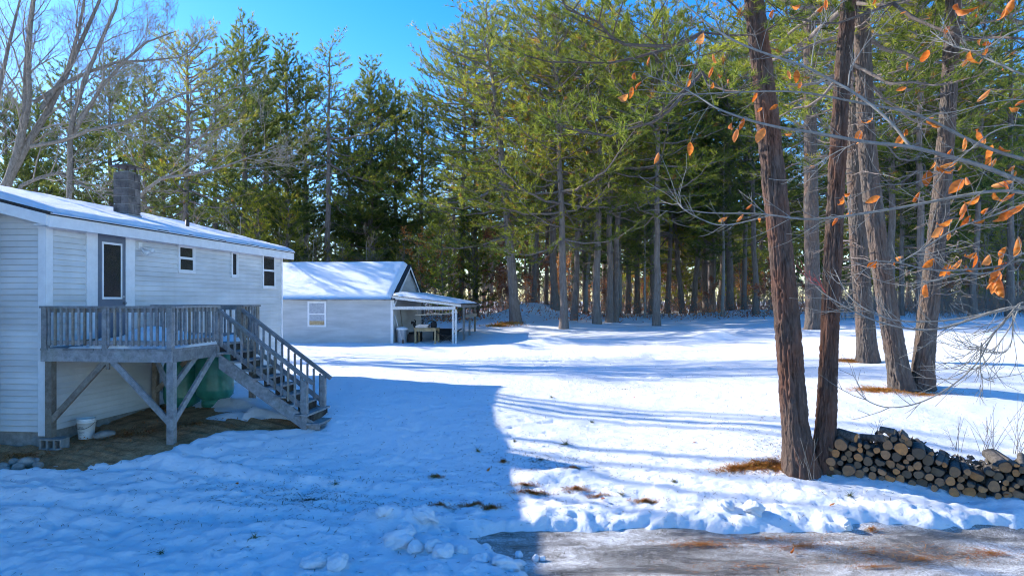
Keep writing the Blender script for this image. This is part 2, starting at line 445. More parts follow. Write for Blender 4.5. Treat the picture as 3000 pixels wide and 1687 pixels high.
def mat_logend():
    m, t = newmat('cut log end')
    tc = t.nodes.new('ShaderNodeTexCoord')
    n = noise(t, tc.outputs['Object'], 9, 5, 0.7)
    wv = N(t, 'ShaderNodeTexWave', Scale=26, Distortion=2.0, Detail=3); wv.wave_type = 'RINGS'; wv.rings_direction = 'Y'
    L(t, tc.outputs['Object'], wv.inputs['Vector'])
    r = ramp(t, objrand(t), [(0.0, (0.12, 0.085, 0.055)), (0.35, (0.24, 0.155, 0.085)), (0.6, (0.45, 0.215, 0.09)), (0.82, (0.66, 0.28, 0.085)), (1.0, (0.40, 0.23, 0.13))])
    c = mixc(t, ramp(t, n.outputs[0], [(0.3, (0.75, 0.75, 0.75)), (0.7, (0, 0, 0))]).outputs[0], r.outputs[0], (0.10, 0.08, 0.065))
    c = mixc(t, ramp(t, wv.outputs['Fac'], [(0.4, (0, 0, 0)), (1.0, (0.3, 0.3, 0.3))]).outputs[0], c, (0.14, 0.10, 0.07))
    p = principled(t, c, 0.85, 0.15)
    L(t, bumpn(t, n.outputs[0], 0.4, 0.01).outputs[0], p.inputs['Normal'])
    return m
M['logend'] = mat_logend()

# ------------------------------------------------------------------ terrain
_cp = []
for px, py, z in [(0,1687,-3.1),(750,1687,-3.15),(1500,1687,-3.2),(2250,1687,-3.2),(3000,1687,-3.2),(1500,1560,-3.18),(2250,1560,-3.15),(3000,1560,-3.15),
      (0,1400,-2.68),(525,1304,-2.46),(150,1338,-2.61),(253,1286,-2.52),(400,1500,-2.95),(900,1300,-2.62),(980,1252,-2.42),(700,1450,-2.9),(1000,1500,-3.02),
      (1470,1125,-2.4),(1480,1300,-2.75),(1475,1450,-3.0),(2370,1390,-2.75),(3000,1495,-3.02),(2690,1145,-2.2),(2540,1070,-2.05),(2385,972,-1.5),
      (2000,1300,-2.68),(2000,1100,-2.32),(3000,1080,-2.0),(3000,1250,-2.6),(827,1105,-2.38),(1150,1008,-2.34),(830,1006,-2.34),(1350,1002,-2.26),
      (1510,948,-1.55),(1655,966,-1.8),(1920,957,-1.7),(2200,930,-1.25),(2950,968,-1.35),(600,1190,-2.3)]:
    Y = -z * F / (py - HORY)
    _cp.append(((px - 1500) / F * Y, Y, z + CAMH))
for x, y, z in [(-40,100,-1.3),(0,100,-1.2),(40,100,-1.1),(90,90,-1.0),(-90,90,-1.4),(-10,0,-3.2),(10,0,-3.2),(0,-20,-3.2),(-20,12,-2.5),(-25,30,-2.35),(20,0,-3.2),(20,12,-2.4),(35,30,-1.2),(-50,40,-2.2),(0,180,-1),(-150,150,-1),(150,150,-1),(-60,-10,-3),(60,-10,-2.5),(0,60,-1.35),(25,60,-1.1),(-25,60,-1.8)]:
    _cp.append((x, y, z + CAMH))
_cp = np.array(_cp)
def _tps(d2): return np.where(d2 > 1e-9, 0.5 * d2 * np.log(d2 + 1e-12), 0)
_n = len(_cp)
_S = 0.1
_xy = _cp[:, :2] * _S
_K = _tps(((_xy[:, None, :] - _xy[None]) ** 2).sum(-1)) + np.eye(_n) * 0.002
_P = np.hstack([np.ones((_n, 1)), _xy])
_A = np.zeros((_n + 3, _n + 3)); _A[:_n, :_n] = _K; _A[:_n, _n:] = _P; _A[_n:, :_n] = _P.T
_W = np.linalg.solve(_A, np.concatenate([_cp[:, 2], np.zeros(3)]))
def base_z(x, y):
    x = np.atleast_1d(np.asarray(x, float)); y = np.atleast_1d(np.asarray(y, float))
    sh = np.broadcast(x, y).shape
    q = np.stack([np.broadcast_to(x, sh).ravel(), np.broadcast_to(y, sh).ravel()], 1) * _S
    out = np.empty(len(q))
    for i in range(0, len(q), 20000):
        k = q[i:i+20000]
        out[i:i+20000] = _tps(((k[:, None, :] - _xy[None]) ** 2).sum(-1)) @ _W[:_n] + _W[_n] + k @ _W[_n+1:]
    # far away the sheet levels out
    far = sstep(110, 170, np.hypot(q[:, 0], q[:, 1]) / _S)
    out = out * (1 - far) + 2.1 * far
    return out.reshape(sh)

def ground_px(px, py):
    """where the ray through a photo pixel meets the ground"""
    Y = np.linspace(5, 140, 2700)
    zr = CAMH - (py - HORY) / F * Y
    d = zr - base_z((px - 1500) / F * Y, Y)
    i = np.argmax(d < 0)
    if d[i] >= 0: i = len(Y) - 1
    return (px - 1500) / F * Y[i], Y[i]

# patch of bare soil under the deck and the drive's edge, as outlines on the ground
soil_poly = np.array([ground_px(*p) for p in [(-60,1404),(60,1396),(200,1378),(330,1358),(480,1332),(560,1306),(640,1276),(760,1268),(940,1256),(870,1240),(760,1222),(690,1238),(745,1208),(660,1198),(580,1196),(520,1188),(600,1150),(540,1120),(300,1180),(146,1240),(-60,1262)]])
def poly_sd(x, y, poly):
    """signed distance to a polygon, negative inside"""
    d = np.full(x.shape, 1e9); ins = np.zeros(x.shape, bool)
    n = len(poly)
    for i in range(n):
        ax, ay = poly[i]; bx, by = poly[(i+1) % n]
        ex, ey = bx-ax, by-ay
        t = np.clip(((x-ax)*ex + (y-ay)*ey) / (ex*ex+ey*ey+1e-12), 0, 1)
        d = np.minimum(d, np.hypot(x-ax-t*ex, y-ay-t*ey))
        c = ((ay > y) != (by > y)) & (x < (bx-ax)*(y-ay)/((by-ay) if by != ay else 1e-9)+ax)
        ins ^= c
    return np.where(ins, -d, d)
def drive_d(x, y):
    """distance outside the drive (positive = snow)"""
    e = 9.25 + 0.10 * np.sin(x * 1.1) + 0.12 * fbm(x * 1.3, y * 1.3, 5, 3)
    l = -1.0 + (9.3 - y) * 0.85 + 0.45 * fbm(x * 1.1, y * 1.1, 9, 3)
    return np.maximum(y - e, (l - x) * 0.7)
mounds = []
melt = [ground_px(2375, 1385), ground_px(2675, 1144), ground_px(2545, 1066)]     # hollows melted round the big trunks
for px, py, Y, rx, ry, h in [(1575,930,52,3.0,1.6,1.05),(1540,922,54,1.6,1.2,0.8),(2095,985,31,0.9,0.45,0.30),(2045,990,31,0.9,0.35,0.15),(2120,987,31,0.5,0.3,0.14),(1590,1002,34,1.6,0.6,0.28),(1500,1000,33,2.4,0.5,0.16),
                             (1700,1430,11.2,0.55,0.35,0.14),(1560,1440,11.0,0.6,0.3,0.1),(900,1580,9.0,0.7,0.4,0.12),(1150,1560,9.2,0.5,0.25,0.16),(690,1215,13.6,0.6,0.28,0.16),(690,1190,14.4,0.7,0.4,0.14),(2200,925,55,4,1,0.35),(2480,930,45,5,1.2,0.3)]:
    mounds.append(((px-1500)/F*Y, Y, rx, ry, h))
def snow_z(x, y, detail=True):
    b = base_z(x, y)
    for mx, my, rx, ry, h in mounds:
        b = b + h * np.exp(-(((x-mx)/rx)**2 + ((y-my)/ry)**2))
    th = 0.07
    dd = drive_d(x, y); sd = poly_sd(x, y, soil_poly)
    sd = sd + 0.06 * fbm(x * 4, y * 4, 21, 3)
    dn = dd + 0.30 * fbm(x * 2.3, y * 3.0, 131, 4) * np.exp(-(dd / 0.7) ** 2)
    m = np.minimum(sstep(-0.10, 0.16, dn), sstep(-0.01, 0.07, sd))
    for mx, my in melt: b = b - 0.07 * np.exp(-(((x - mx) ** 2 + (y - my) ** 2) / 0.36))
    berm = np.exp(-((dd - 0.35) / 0.28) ** 2) * (x > -3) * (0.045 + 0.07 * (fbm(x * 2.2, y * 2.2, 33, 5) + 0.2))
    b = b + th * m - 0.09 * (1 - m) + np.maximum(berm, 0)
    if detail:
        near = sstep(60, 14, y)
        b = b + 0.07 * fbm(x * 0.35, y * 0.35, 41, 3)
        b = b + m * near * (0.035 * fbm(x * 1.4, y * 1.4, 51, 4))
        rough = sstep(13.5, 9.5, y + 0.12 * x) * m
        lump = np.abs(fbm(x * 3.2, y * 3.2, 61, 4))
        b = b + rough * (0.045 * fbm(x * 2.6, y * 3.4, 71, 4) - 0.03 * lump + 0.036 * fbm(x * 8, y * 9, 81, 3))
        chunky = np.exp(-((dd - 0.25) / 0.5) ** 2) * (dd > -0.05)
        b = b + chunky * 0.05 * (fbm(x * 6, y * 6, 91, 4))
        # old tyre ruts sweeping over the slope below the deck
        for off in (0.0, 1.25):
            c = 9.35 + off - 0.012 * (x + 6) ** 2 + 0.06 * np.sin(x * 0.9)
            b = b - 0.06 * np.exp(-((y - c) / 0.16) ** 2) * sstep(1.0, -2.0, x) + 0.035 * np.exp(-((y - c - 0.3) / 0.12) ** 2) * sstep(1.0, -2.0, x)
        # fine footmarks / melt pits
        pit = vnoise(x * 4.5, y * 4.5, 101)
        b = b - m * near * 0.03 * sstep(0.78, 0.88, pit) * sstep(0.4, 0.7, vnoise(x * 0.5, y * 0.5, 111))
        crust = np.abs(fbm(x * 6.5, y * 8.5, 121, 3))
        b = b + m * near * 0.024 * crust
        # ski-like tracks across the far lawn
        for k, (y0, s, c2) in enumerate([(22.0, -0.02, 0.5), (22.9, -0.03, 0.6), (26.5, -0.05, 0.4), (27.6, -0.05, 0.5)]):
            c = y0 + s * x + c2 * np.sin(x * 0.35 + k)
            b = b - 0.03 * np.exp(-((y - c) / 0.10) ** 2)
    return b
def gz(x, y): return float(snow_z(np.array([float(x)]), np.array([float(y)]))[0])
def gb(x, y): return float(base_z(float(x), float(y))[0])

def axis(dense0, dense1, step, lo, hi, grow):
    a = list(np.arange(dense0, dense1 + 1e-6, step))
    s = step
    while a[-1] < hi: s *= grow; a.append(a[-1] + s)
    s = step
    b = [dense0]
    while b[-1] > lo: s *= grow; b.append(b[-1] - s)
    return np.array(b[:0:-1] + a)
gx = axis(-8.6, 8.6, 0.05, -400, 400, 1.06)
gy = axis(6.5, 13.5, 0.04, -60, 500, 1.022)
GX, GY = np.meshgrid(gx, gy)
GZ = snow_z(GX.ravel(), GY.ravel()).reshape(GX.shape)
nx, ny = len(gx), len(gy)
idx = np.arange(nx * ny).reshape(ny, nx)
quads = np.stack([idx[:-1, :-1], idx[:-1, 1:], idx[1:, 1:], idx[1:, :-1]], -1).reshape(-1, 4)
ground = link('snowy_ground', np_mesh('snowy_ground', np.stack([GX, GY, GZ], -1).reshape(-1, 3), quads, True, M['snow']))
tag(ground, 'snow-covered lawn sloping down towards the drive', 'ground', kind='structure')

def sheet(name, x0, x1, y0, y1, step, zf, mat, label, cat):
    a = np.arange(x0, x1, step); b = np.arange(y0, y1, step)
    X, Y = np.meshgrid(a, b)
    Z = zf(X.ravel(), Y.ravel())
    i = np.arange(X.size).reshape(X.shape)
    q = np.stack([i[:-1, :-1], i[:-1, 1:], i[1:, 1:], i[1:, :-1]], -1).reshape(-1, 4)
    o = link(name, np_mesh(name, np.stack([X.ravel(), Y.ravel(), Z], 1), q, True, mat))
    return tag(o, label, cat, kind='structure')
sheet('bare_soil', -11.5, -3.6, 10.0, 16.4, 0.05,
      lambda x, y: base_z(x, y) - 0.25 * sstep(0.12, 0.3, poly_sd(x, y, soil_poly)) + 0.03 * fbm(x * 2, y * 2, 3, 4) + 0.02 * np.sin((x * 0.6 + y) * 22 + 3 * fbm(x, y, 8, 3)) * sstep(0.2, 0.5, vnoise(x * 1.2, y * 1.2, 12)),
      M['soil'], 'rippled brown bare soil sheltered under the deck', 'soil')
sheet('driveway', -2.5, 9.5, 3.0, 10.2, 0.05, lambda x, y: base_z(x, y) + 0.012 * fbm(x * 2.5, y * 2.5, 14, 4) - 0.012 - 0.2 * sstep(0.2, 0.4, drive_d(x, y)),
      M['drive'], 'drive of dark wet gravel under melting slush and ice', 'driveway')
#==BODY==
# ------------------------------------------------------------------ house
HU = Vector((0.1149, 0.9934, 0)); HV = Vector((-0.9934, 0.1149, 0))
HROT = math.atan2(0.9934, 0.1149)
HC = Vector((-8.196, 12.0, 0))
def hloc(x, y, z):        # house frame (z relative to the camera) -> world
    return HC + HU * x + HV * y + Vector((0, 0, z + CAMH))
HL = 9.16; HW = 7.3; PITCH = 0.25
EAVE = 1.56; WTOP = 1.40; WBOT = -2.33
house = thing('house', 'long pale house with lap siding, a snowy low roof and a block chimney', 'house', (HC.x, HC.y, 0.55), HROT, zref=CAMH)
def hb(name, mat, mb, parent=None): return mb.build(name, mat, parent or house)

# core walls and foundation
b = MB().box(0, HL, 0.0, HW, WBOT + 0.02, WTOP)
b.prism([(0, 0, WTOP), (0, HW, WTOP), (0, HW / 2, WTOP + PITCH * HW / 2)], (HL, 0, 0))
wall = hb('wall', M['siding'], b)
hb('foundation', M['concrete'], MB().box(0.03, HL - 0.03, 0.03, HW - 0.03, -3.1, WBOT + 0.018))
EXP = 0.105
nb = int((WTOP - WBOT) / EXP) + 1
def lap_mesh(x0, x1, x0t=None, x1t=None, h=EXP):
    """one lap board along x: thick lower lip, thin upper edge (y outward is negative)"""
    x0t = x0 if x0t is None else x0t; x1t = x1 if x1t is None else x1t
    m = MB()
    m.add([(x0, -0.001, 0.013), (x1, -0.001, 0.013), (x1, -0.032, 0.015), (x0, -0.032, 0.015), (x0, -0.033, 0.022), (x1, -0.033, 0.022), (x1t, -0.012, h + 0.001), (x0t, -0.012, h + 0.001), (x0t, -0.001, h + 0.001), (x1t, -0.001, h + 0.001)],
          [(0, 1, 2, 3), (3, 2, 5, 4), (4, 5, 6, 7), (7, 6, 9, 8), (0, 3, 4, 7, 8), (1, 9, 6, 5, 2), (0, 8, 9, 1)])
    return m
board_long = lap_mesh(0.0, HL).mesh('siding_board', M['siding'])
for i in range(nb):
    z = WBOT + i * EXP
    o = link('siding_board', board_long, wall); o.location = (0, 0, z + DZ[house.name])
# gable boards: same board turned to the near end, cut to the roof slope
for i in range(nb + 9):
    z = WBOT + i * EXP
    def lim(zz): return max(0.0, (zz - WTOP) / PITCH)
    a0, a1 = lim(z), lim(z + EXP)
    if a1 > HW / 2 - 0.1: break
    o = link('siding_board', lap_mesh(-HW + a0, -a0, -HW + a1, -a1).mesh('siding_board', M['siding']), wall)
    o.rotation_euler = (0, 0, R(-90)); o.location = (0, 0, z + DZ[house.name])
# corner trim
hb('corner_board', M['trim'], MB().box(-0.046, -0.002, -0.046, 0.11, WBOT - 0.05, WTOP + 0.02).box(-0.002, 0.11, -0.046, -0.002, WBOT - 0.05, WTOP))
hb('corner_board', M['trim'], MB().box(HL - 0.05, HL + 0.03, -0.046, 0.05, WBOT - 0.05, WTOP))
# roof
OH = 0.32; RO = 0.30
def rz(y): return EAVE - 0.05 + PITCH * (min(y, HW - y) + OH)
roof = hb('roof', M['roofing'], MB().prism([(-RO, -OH, rz(-OH)), (-RO, HW / 2, rz(HW / 2)), (-RO, HW + OH, rz(-OH)), (-RO, HW + OH, rz(-OH) - 0.05), (-RO, HW / 2, rz(HW / 2) - 0.05), (-RO, -OH, rz(-OH) - 0.05)], (HL + 2 * RO, 0, 0)))
e0 = rz(-OH) - 0.052
hb('fascia_board', M['trim'], MB().box(-RO + 0.03, HL + RO - 0.02, -OH + 0.02, -OH + 0.05, e0 - 0.20, e0))
hb('soffit', M['trim'], MB().box(-RO + 0.03, HL + RO - 0.03, -OH + 0.05, 0.0, e0 - 0.17, e0 - 0.15))
for xx in (-RO + 0.002, HL + RO - 0.03):
    for s in (0, 1):
        ya, yb = (-OH + 0.05, HW / 2) if s == 0 else (HW / 2, HW + OH - 0.05)
        za, zb = rz(ya) - 0.052, rz(yb) - 0.052
        hb('rake_board', M['trim'], MB().prism([(xx, ya, za), (xx, yb, zb), (xx, yb, zb - 0.19), (xx, ya, za - 0.19)], (0.028, 0, 0)))
# frieze board under the eave, window and door openings
hb('frieze_board', M['trim'], MB().box(0.0, HL, -0.043, -0.001, 1.30, WTOP))
def window(parent, x0, x1, z0, z1, wx=None, sash2=True, y=0.0, mat='trim', pane_reflection=False):
    f = MB(); fw = 0.055
    f.box(x0, x1, y - 0.058, y - 0.004, z1 - fw, z1).box(x0, x1, y - 0.065, y - 0.004, z0, z0 + fw)
    f.box(x0, x0 + fw, y - 0.058, y - 0.004, z0 + fw, z1 - fw).box(x1 - fw, x1, y - 0.058, y - 0.004, z0 + fw, z1 - fw)
    wd = f.build('window', M[mat], parent)
    zm = (z0 + z1) / 2
    for a, b2, dy in (((z0 + fw, zm + 0.015, 0), (zm + 0.015, z1 - fw, 0.008)) if sash2 else ((z0 + fw, z1 - fw, 0),)):
        s = MB(); sw = 0.028
        xa, xb = x0 + fw, x1 - fw
        ya, yb = y - 0.049 + dy, y - 0.030 + dy
        s.box(xa, xb, ya, yb, a, a + sw).box(xa, xb, ya, yb, b2 - sw, b2).box(xa, xa + sw, ya, yb, a + sw, b2 - sw).box(xb - sw, xb, ya, yb, a + sw, b2 - sw)
        s.build('sash', M[mat], wd)
        MB().box(xa + sw, xb - sw, y - 0.041 + dy, y - 0.0385 + dy, a + sw, b2 - sw).build('pane', M['glass'], wd)
    return wd
window(house, 3.81, 4.48, 0.63, 1.31)
window(house, 6.15, 6.50, 0.60, 1.32, sash2=False)
window(house, 7.89, 8.72, 0.34, 1.38)
# door with wide white side panels
DB, DT = -0.74, 1.30
d = MB().box(1.215, 2.01, -0.042, -0.004, DB, DT)
for xa in (1.33, 1.66):
    d.box(xa, xa + 0.25, -0.048, -0.041, DB + 0.14, DB + 0.62)
door = hb('door', M['door'], d)
hb('glass_frame', M['trim'], MB().box(1.33, 1.90, -0.056, -0.041, 1.10, 1.14).box(1.33, 1.90, -0.056, -0.041, 0.02, 0.06).box(1.33, 1.37, -0.056, -0.041, 0.06, 1.10).box(1.86, 1.90, -0.056, -0.041, 0.06, 1.10), door)
hb('pane', M['glass'], MB().box(1.37, 1.86, -0.050, -0.045, 0.06, 1.10), door)
hb('door_knob', M['metal'], MB().tube([(1.955, -0.035, -0.06), (1.955, -0.07, -0.06), (1.955, -0.085, -0.06), (1.955, -0.11, -0.06)], [0.02, 0.012, 0.03, 0.018], 12), door)
hb('dead_bolt', M['metal'], MB().tube([(1.955, -0.034, 0.07), (1.955, -0.052, 0.07)], [0.026, 0.022], 12), door)
hb('door_panel', M['trim'], MB().box(0.93, 1.21, -0.05, -0.003, DB, 1.298))
hb('door_panel', M['trim'], MB().box(2.015, 2.295, -0.05, -0.003, DB, 1.298))
hb('door_sill', M['deckbrown'], MB().box(0.95, 2.27, -0.12, -0.003, DB - 0.07, DB))
# flood light beside the door
fl = hb('flood_light', M['trim'], MB().box(2.40, 2.52, -0.06, -0.004, 1.08, 1.22))
for dx, dzz in ((0.0, -0.08), (0.14, -0.02)):
    hb('lamp_head', M['trim'], MB().tube([(2.46 + dx * 0.4, -0.06, 1.12), (2.46 + dx, -0.13, 1.10 + dzz), (2.46 + dx * 1.2, -0.19, 1.08 + dzz), (2.46 + dx * 1.3, -0.23, 1.06 + dzz)], [0.015, 0.03, 0.05, 0.058], 12), fl)
# blue shutter at the gable end and a hose tap
hb('shutter', M['shutter'], MB().box(-0.06, -0.03, 0.86, 1.25, -1.85, -1.18))
hb('hose_tap', M['metal'], MB().tube([(3.1, -0.02, -1.95), (3.1, -0.10, -1.93), (3.08, -0.13, -1.97), (3.08, -0.13, -2.03)], [0.016, 0.016, 0.014, 0.014], 8))
# chimney of concrete blocks with a metal cap
chx, chy = 3.95, 1.30
ch = hb('chimney', M['concrete'], MB().box(chx + 0.015, chx + 0.425, chy + 0.015, chy + 0.365, 1.7, 2.97))
z = 1.90
rng = random.Random(4)
for i in range(6):
    for (xa, xb, ya, yb) in (((chx, chx + 0.212, chy, chy + 0.38), (chx + 0.224, chx + 0.44, chy, chy + 0.38)) if i % 2 else ((chx, chx + 0.44, chy, chy + 0.184), (chx, chx + 0.44, chy + 0.196, chy + 0.38))):
        e = rng.uniform(-0.003, 0.003)
        hb('block', M['block'], MB().box(xa + e, xb + e, ya + e, yb + e, z, z + 0.174), ch)
    z += 0.188
hb('flue', M['concrete'], MB().box(chx + 0.08, chx + 0.36, chy + 0.06, chy + 0.32, 2.985, 3.06), ch)
for xa in (chx + 0.08, chx + 0.34):
    for ya in (chy + 0.06, chy + 0.30): hb('cap_leg', M['metal_dark'], MB().box(xa, xa + 0.025, ya, ya + 0.025, 3.055, 3.16), ch)
hb('chimney_cap', M['metal_dark'], MB().prism([(chx - 0.06, chy - 0.07, 3.16), (chx + 0.50, chy - 0.07, 3.16), (chx + 0.50, chy + 0.45, 3.16), (chx - 0.06, chy + 0.45, 3.16)], (0, 0, 0.022)).prism([(chx + 0.04, chy + 0.03, 3.181), (chx + 0.40, chy + 0.03, 3.181), (chx + 0.40, chy + 0.35, 3.181), (chx + 0.04, chy + 0.35, 3.181)], (0, 0, 0.035)), ch)
hb('flashing', M['metal'], MB().box(chx - 0.02, chx + 0.46, chy - 0.02, chy + 0.40, 1.75, 2.03), ch)
hb('vent_pipe', M['metal_dark'], MB().tube([(6.0, 1.1, 1.7), (6.0, 1.1, 2.12)], 0.05, 12))
# unseen taller wing, added to cast shadow over the snow below the house
hb('shade_wing_wall', M['siding'], MB().box(-9.5, -0.35, 0.85, 6.5, -3.2, 2.65))
hb('shade_wing_roof', M['roofing'], MB().prism([(-9.8, 0.55, 2.70), (-9.8, 3.7, 3.7), (-9.8, 6.8, 2.70), (-9.8, 6.8, 2.62), (-9.8, 0.55, 2.62)], (9.45, 0, 0)))

hb('shade_wing_wall', M['siding'], MB().box(-0.34, 0.58, 1.62, 6.4, 1.3, 2.72))  # block added out of view to close a gap in the house shadow
# snow lying on the roof
def slab(name, xs, ys, top, bot, mat, parent=None, dz=0):
    X, Y = np.meshgrid(xs, ys); T = top(X, Y); B = bot(X, Y)
    nx_, ny_ = len(xs), len(ys)
    v = np.concatenate([np.stack([X, Y, T + dz], -1).reshape(-1, 3), np.stack([X, Y, B + dz], -1).reshape(-1, 3)])
    i = np.arange(nx_ * ny_).reshape(ny_, nx_); k = nx_ * ny_
    q = [np.stack([i[:-1, :-1], i[:-1, 1:], i[1:, 1:], i[1:, :-1]], -1).reshape(-1, 4)]
    ring = np.concatenate([i[0, :], i[1:, -1], i[-1, -2::-1], i[-2:0:-1, 0]])
    nxt = np.roll(ring, -1)
    q.append(np.stack([ring, nxt, nxt + k, ring + k][::-1], -1))
    return link(name, np_mesh(name, v, np.concatenate(q), True, mat), parent)
def roof_snow(X, Y):
    edge = np.minimum.reduce([(X + RO - 0.10), (HL + RO - 0.02 - X), (Y + OH - 0.0), (HW / 2 - 0.10 - Y) * 1.5])
    edge = edge + 0.07 * fbm(X * 2.1, Y * 2.1, 17, 3)
    t = 0.085 * np.clip(edge / 0.12, -0.3, 1) ** 1 
    t = np.where(edge > 0, 0.085 * np.sqrt(np.clip(edge / 0.16, 0, 1)), -0.03)
    t = t + np.where(edge > 0, 0.02 * fbm(X * 1.3, Y * 3, 19, 4) * np.clip(edge / 0.2, 0, 1), 0)
    return EAVE - 0.05 + PITCH * (Y + OH) + t
rs = slab('roof_snow', np.arange(-RO + 0.02, HL + RO, 0.05), np.arange(-OH - 0.03, HW / 2 - 0.02, 0.05), roof_snow, lambda X, Y: EAVE - 0.06 + PITCH * (Y + OH) - 0.03 * (Y > -OH), M['snow_clean'], dz=CAMH)
rs.location = HC; rs.rotation_euler = (0, 0, HROT)
tag(rs, 'thin sunlit snow lying on the long house roof', 'snow', kind='stuff')

# ------------------------------------------------------------------ deck and stairs
M['riser'] = mat_wood('dark riser wood', (0.018, 0.014, 0.012), (0.04, 0.032, 0.028), (0.07, 0.056, 0.048))  # near-black tone, far darker than the other stair wood
DK = -0.833; DW = 2.45; DF = -0.10; DE = 2.94      # floor level, width out from the wall, front and far ends
RAIL = -0.10
deck = thing('deck', 'weathered grey wooden deck on braced posts with railings and a flight of stairs', 'deck', tuple(hloc(1.4, -1.2, -2.5)), HROT, zref=CAMH)
DZ[deck.name] = CAMH - deck.location.z
_off = Vector((1.4, -1.2, 0))
class DBm(MB):
    def build(s, name, mats, parent=None):
        s.v = [(x - _off.x, y - _off.y, z) for x, y, z in s.v]
        return MB.build(s, name, mats, parent)
G = 'deckwood'; GB = 'deckbrown'
rng = random.Random(11)
# boards run along the house wall
nbd = 17
bw = DW / nbd
flr = DBm()
floor_part = None
for i in range(nbd):
    y1 = -0.02 - i * bw; e = rng.uniform(-0.012, 0.012)
    o = DBm().box(DF - 0.05 + e, DE + 0.03 + e, y1 - bw + 0.006, y1, DK - 0.036, DK + rng.uniform(-0.002, 0.002)).build('deck_board', M[G], deck)
# rim and joists
DBm().box(DF - 0.038, DF, -DW, -0.02, DK - 0.23, DK - 0.038).build('rim_board', M[G], deck)
DBm().box(DF + 0.001, DE, -DW, -DW + 0.038, DK - 0.23, DK - 0.038).build('rim_board', M[G], deck)
DBm().box(DE - 0.038, DE, -DW + 0.04, -0.02, DK - 0.23, DK - 0.038).build('rim_board', M[G], deck)
for i in range(1, 6):
    x = DF + i * (DE - DF) / 6
    DBm().box(x, x + 0.038, -DW + 0.04, -0.03, DK - 0.21, DK - 0.038).build('joist', M[GB], deck)
def gpost(x, y):
    p = hloc(x, y, 0); return gb(p.x, p.y) - CAMH
# supporting posts and braces
def post(x, y, z0, z1, s=0.095, mat=G, name='support_post'):
    return DBm().box(x - s / 2, x + s / 2, y - s / 2, y + s / 2, z0, z1).build(name, M[mat], deck)
post(DF + 0.05, -0.14, gpost(DF + 0.02, -0.30) + 0.172, DK - 0.04, 0.12, GB)
post(DF + 0.06, -DW + 0.06, gpost(DF, -DW) - 0.1, DK - 0.232, 0.115)
post(DE - 0.10, -0.14, -2.45, DK - 0.04, 0.11, GB)
post(DE - 0.10, -DW + 0.10, gpost(DE, -DW) - 0.1, DK - 0.04, 0.11, GB)
def brace(p, q, mat=G, wd=0.05, ht=0.10): return DBm().beam(p, q, wd, ht).build('brace', M[mat], deck)
zb = DK - 0.17
brace((DF + 0.02, -0.18, -2.10), (DF + 0.0, -1.26, zb), GB)
brace((DF + 0.0, -1.30, zb), (DF + 0.03, -DW + 0.05, -2.12))
brace((DF + 0.07, -DW + 0.10, -1.55), (DF + 0.55, -1.75, zb))
brace((DF + 0.10, -DW + 0.07, -2.12), (DF + 1.32, -DW + 0.02, zb))
brace((DF + 0.10, -DW + 0.10, -1.55), (DF + 0.80, -DW + 0.06, zb))
brace((DE - 0.15, -0.2, -1.95), (DE - 0.15, -1.2, zb), GB)
DBm().box(DF - 0.03, DF + 0.0, -1.30, -1.24, DK - 0.36, DK - 0.2).build('brace_block', M[GB], deck)
# railing posts, rails, balusters
def rail_run(p, q, posts_at=(), nbal=10, cap=True):
    p = Vector(p); q = Vector(q)
    rp = DBm().beam((p.x, p.y, RAIL - 0.02), (q.x, q.y, RAIL - 0.02), 0.14, 0.036).build('top_rail', M[G], deck)
    d = (q - p).normalized(); nrm = Vector((d.y, -d.x, 0)) * 0.0
    DBm().beam((p.x, p.y, RAIL - 0.075), (q.x, q.y, RAIL - 0.075), 0.036, 0.07).build('upper_rail', M[G], rp)
    DBm().beam((p.x, p.y, DK + 0.10), (q.x, q.y, DK + 0.10), 0.036, 0.07).build('lower_rail', M[G], rp)
    for i in range(nbal):
        t = (i + 0.5) / nbal
        c = p.lerp(q, t)
        if any((c - Vector(k)).length < 0.08 for k in posts_at): continue
        sx = 0.034 / 2
        ox, oy = (d.y * 0.036, -d.x * 0.036)
        DBm().box(c.x + ox - sx, c.x + ox + sx, c.y + oy - sx, c.y + oy + sx, DK + 0.05, RAIL - 0.04).build('baluster', M[rng.choice([G, G, GB])], rp)
fx = DF + 0.0
pn = [(fx, -0.08), (fx, -1.22), (fx, -DW + 0.04)]
for x, y in pn: post(x, y, DK + 0.002, RAIL - 0.04, 0.092, G, 'railing_post')
rail_run((fx, -0.02, 0), (fx, -DW - 0.02, 0), [(x, y, 0) for x, y in pn], 22)
S0, S1 = 1.34, 2.22           # stair opening
sy = -DW + 0.04
for x in (S0, S1, DE - 0.05): post(x, sy, DK - 0.25 if x != DE - 0.05 else DK + 0.002, RAIL - 0.02, 0.10, G if x < 2 else GB, 'railing_post')
rail_run((fx + 0.05, sy, 0), (S0 + 0.02, sy, 0), [(S0, sy, 0)], 11)
rail_run((S1, sy, 0), (DE + 0.02, sy, 0), [(S1, sy, 0), (DE - 0.05, sy, 0)], 6)
rail_run((DE - 0.05, sy, 0), (DE - 0.05, -0.02, 0), [(DE - 0.05, sy, 0)], 18)
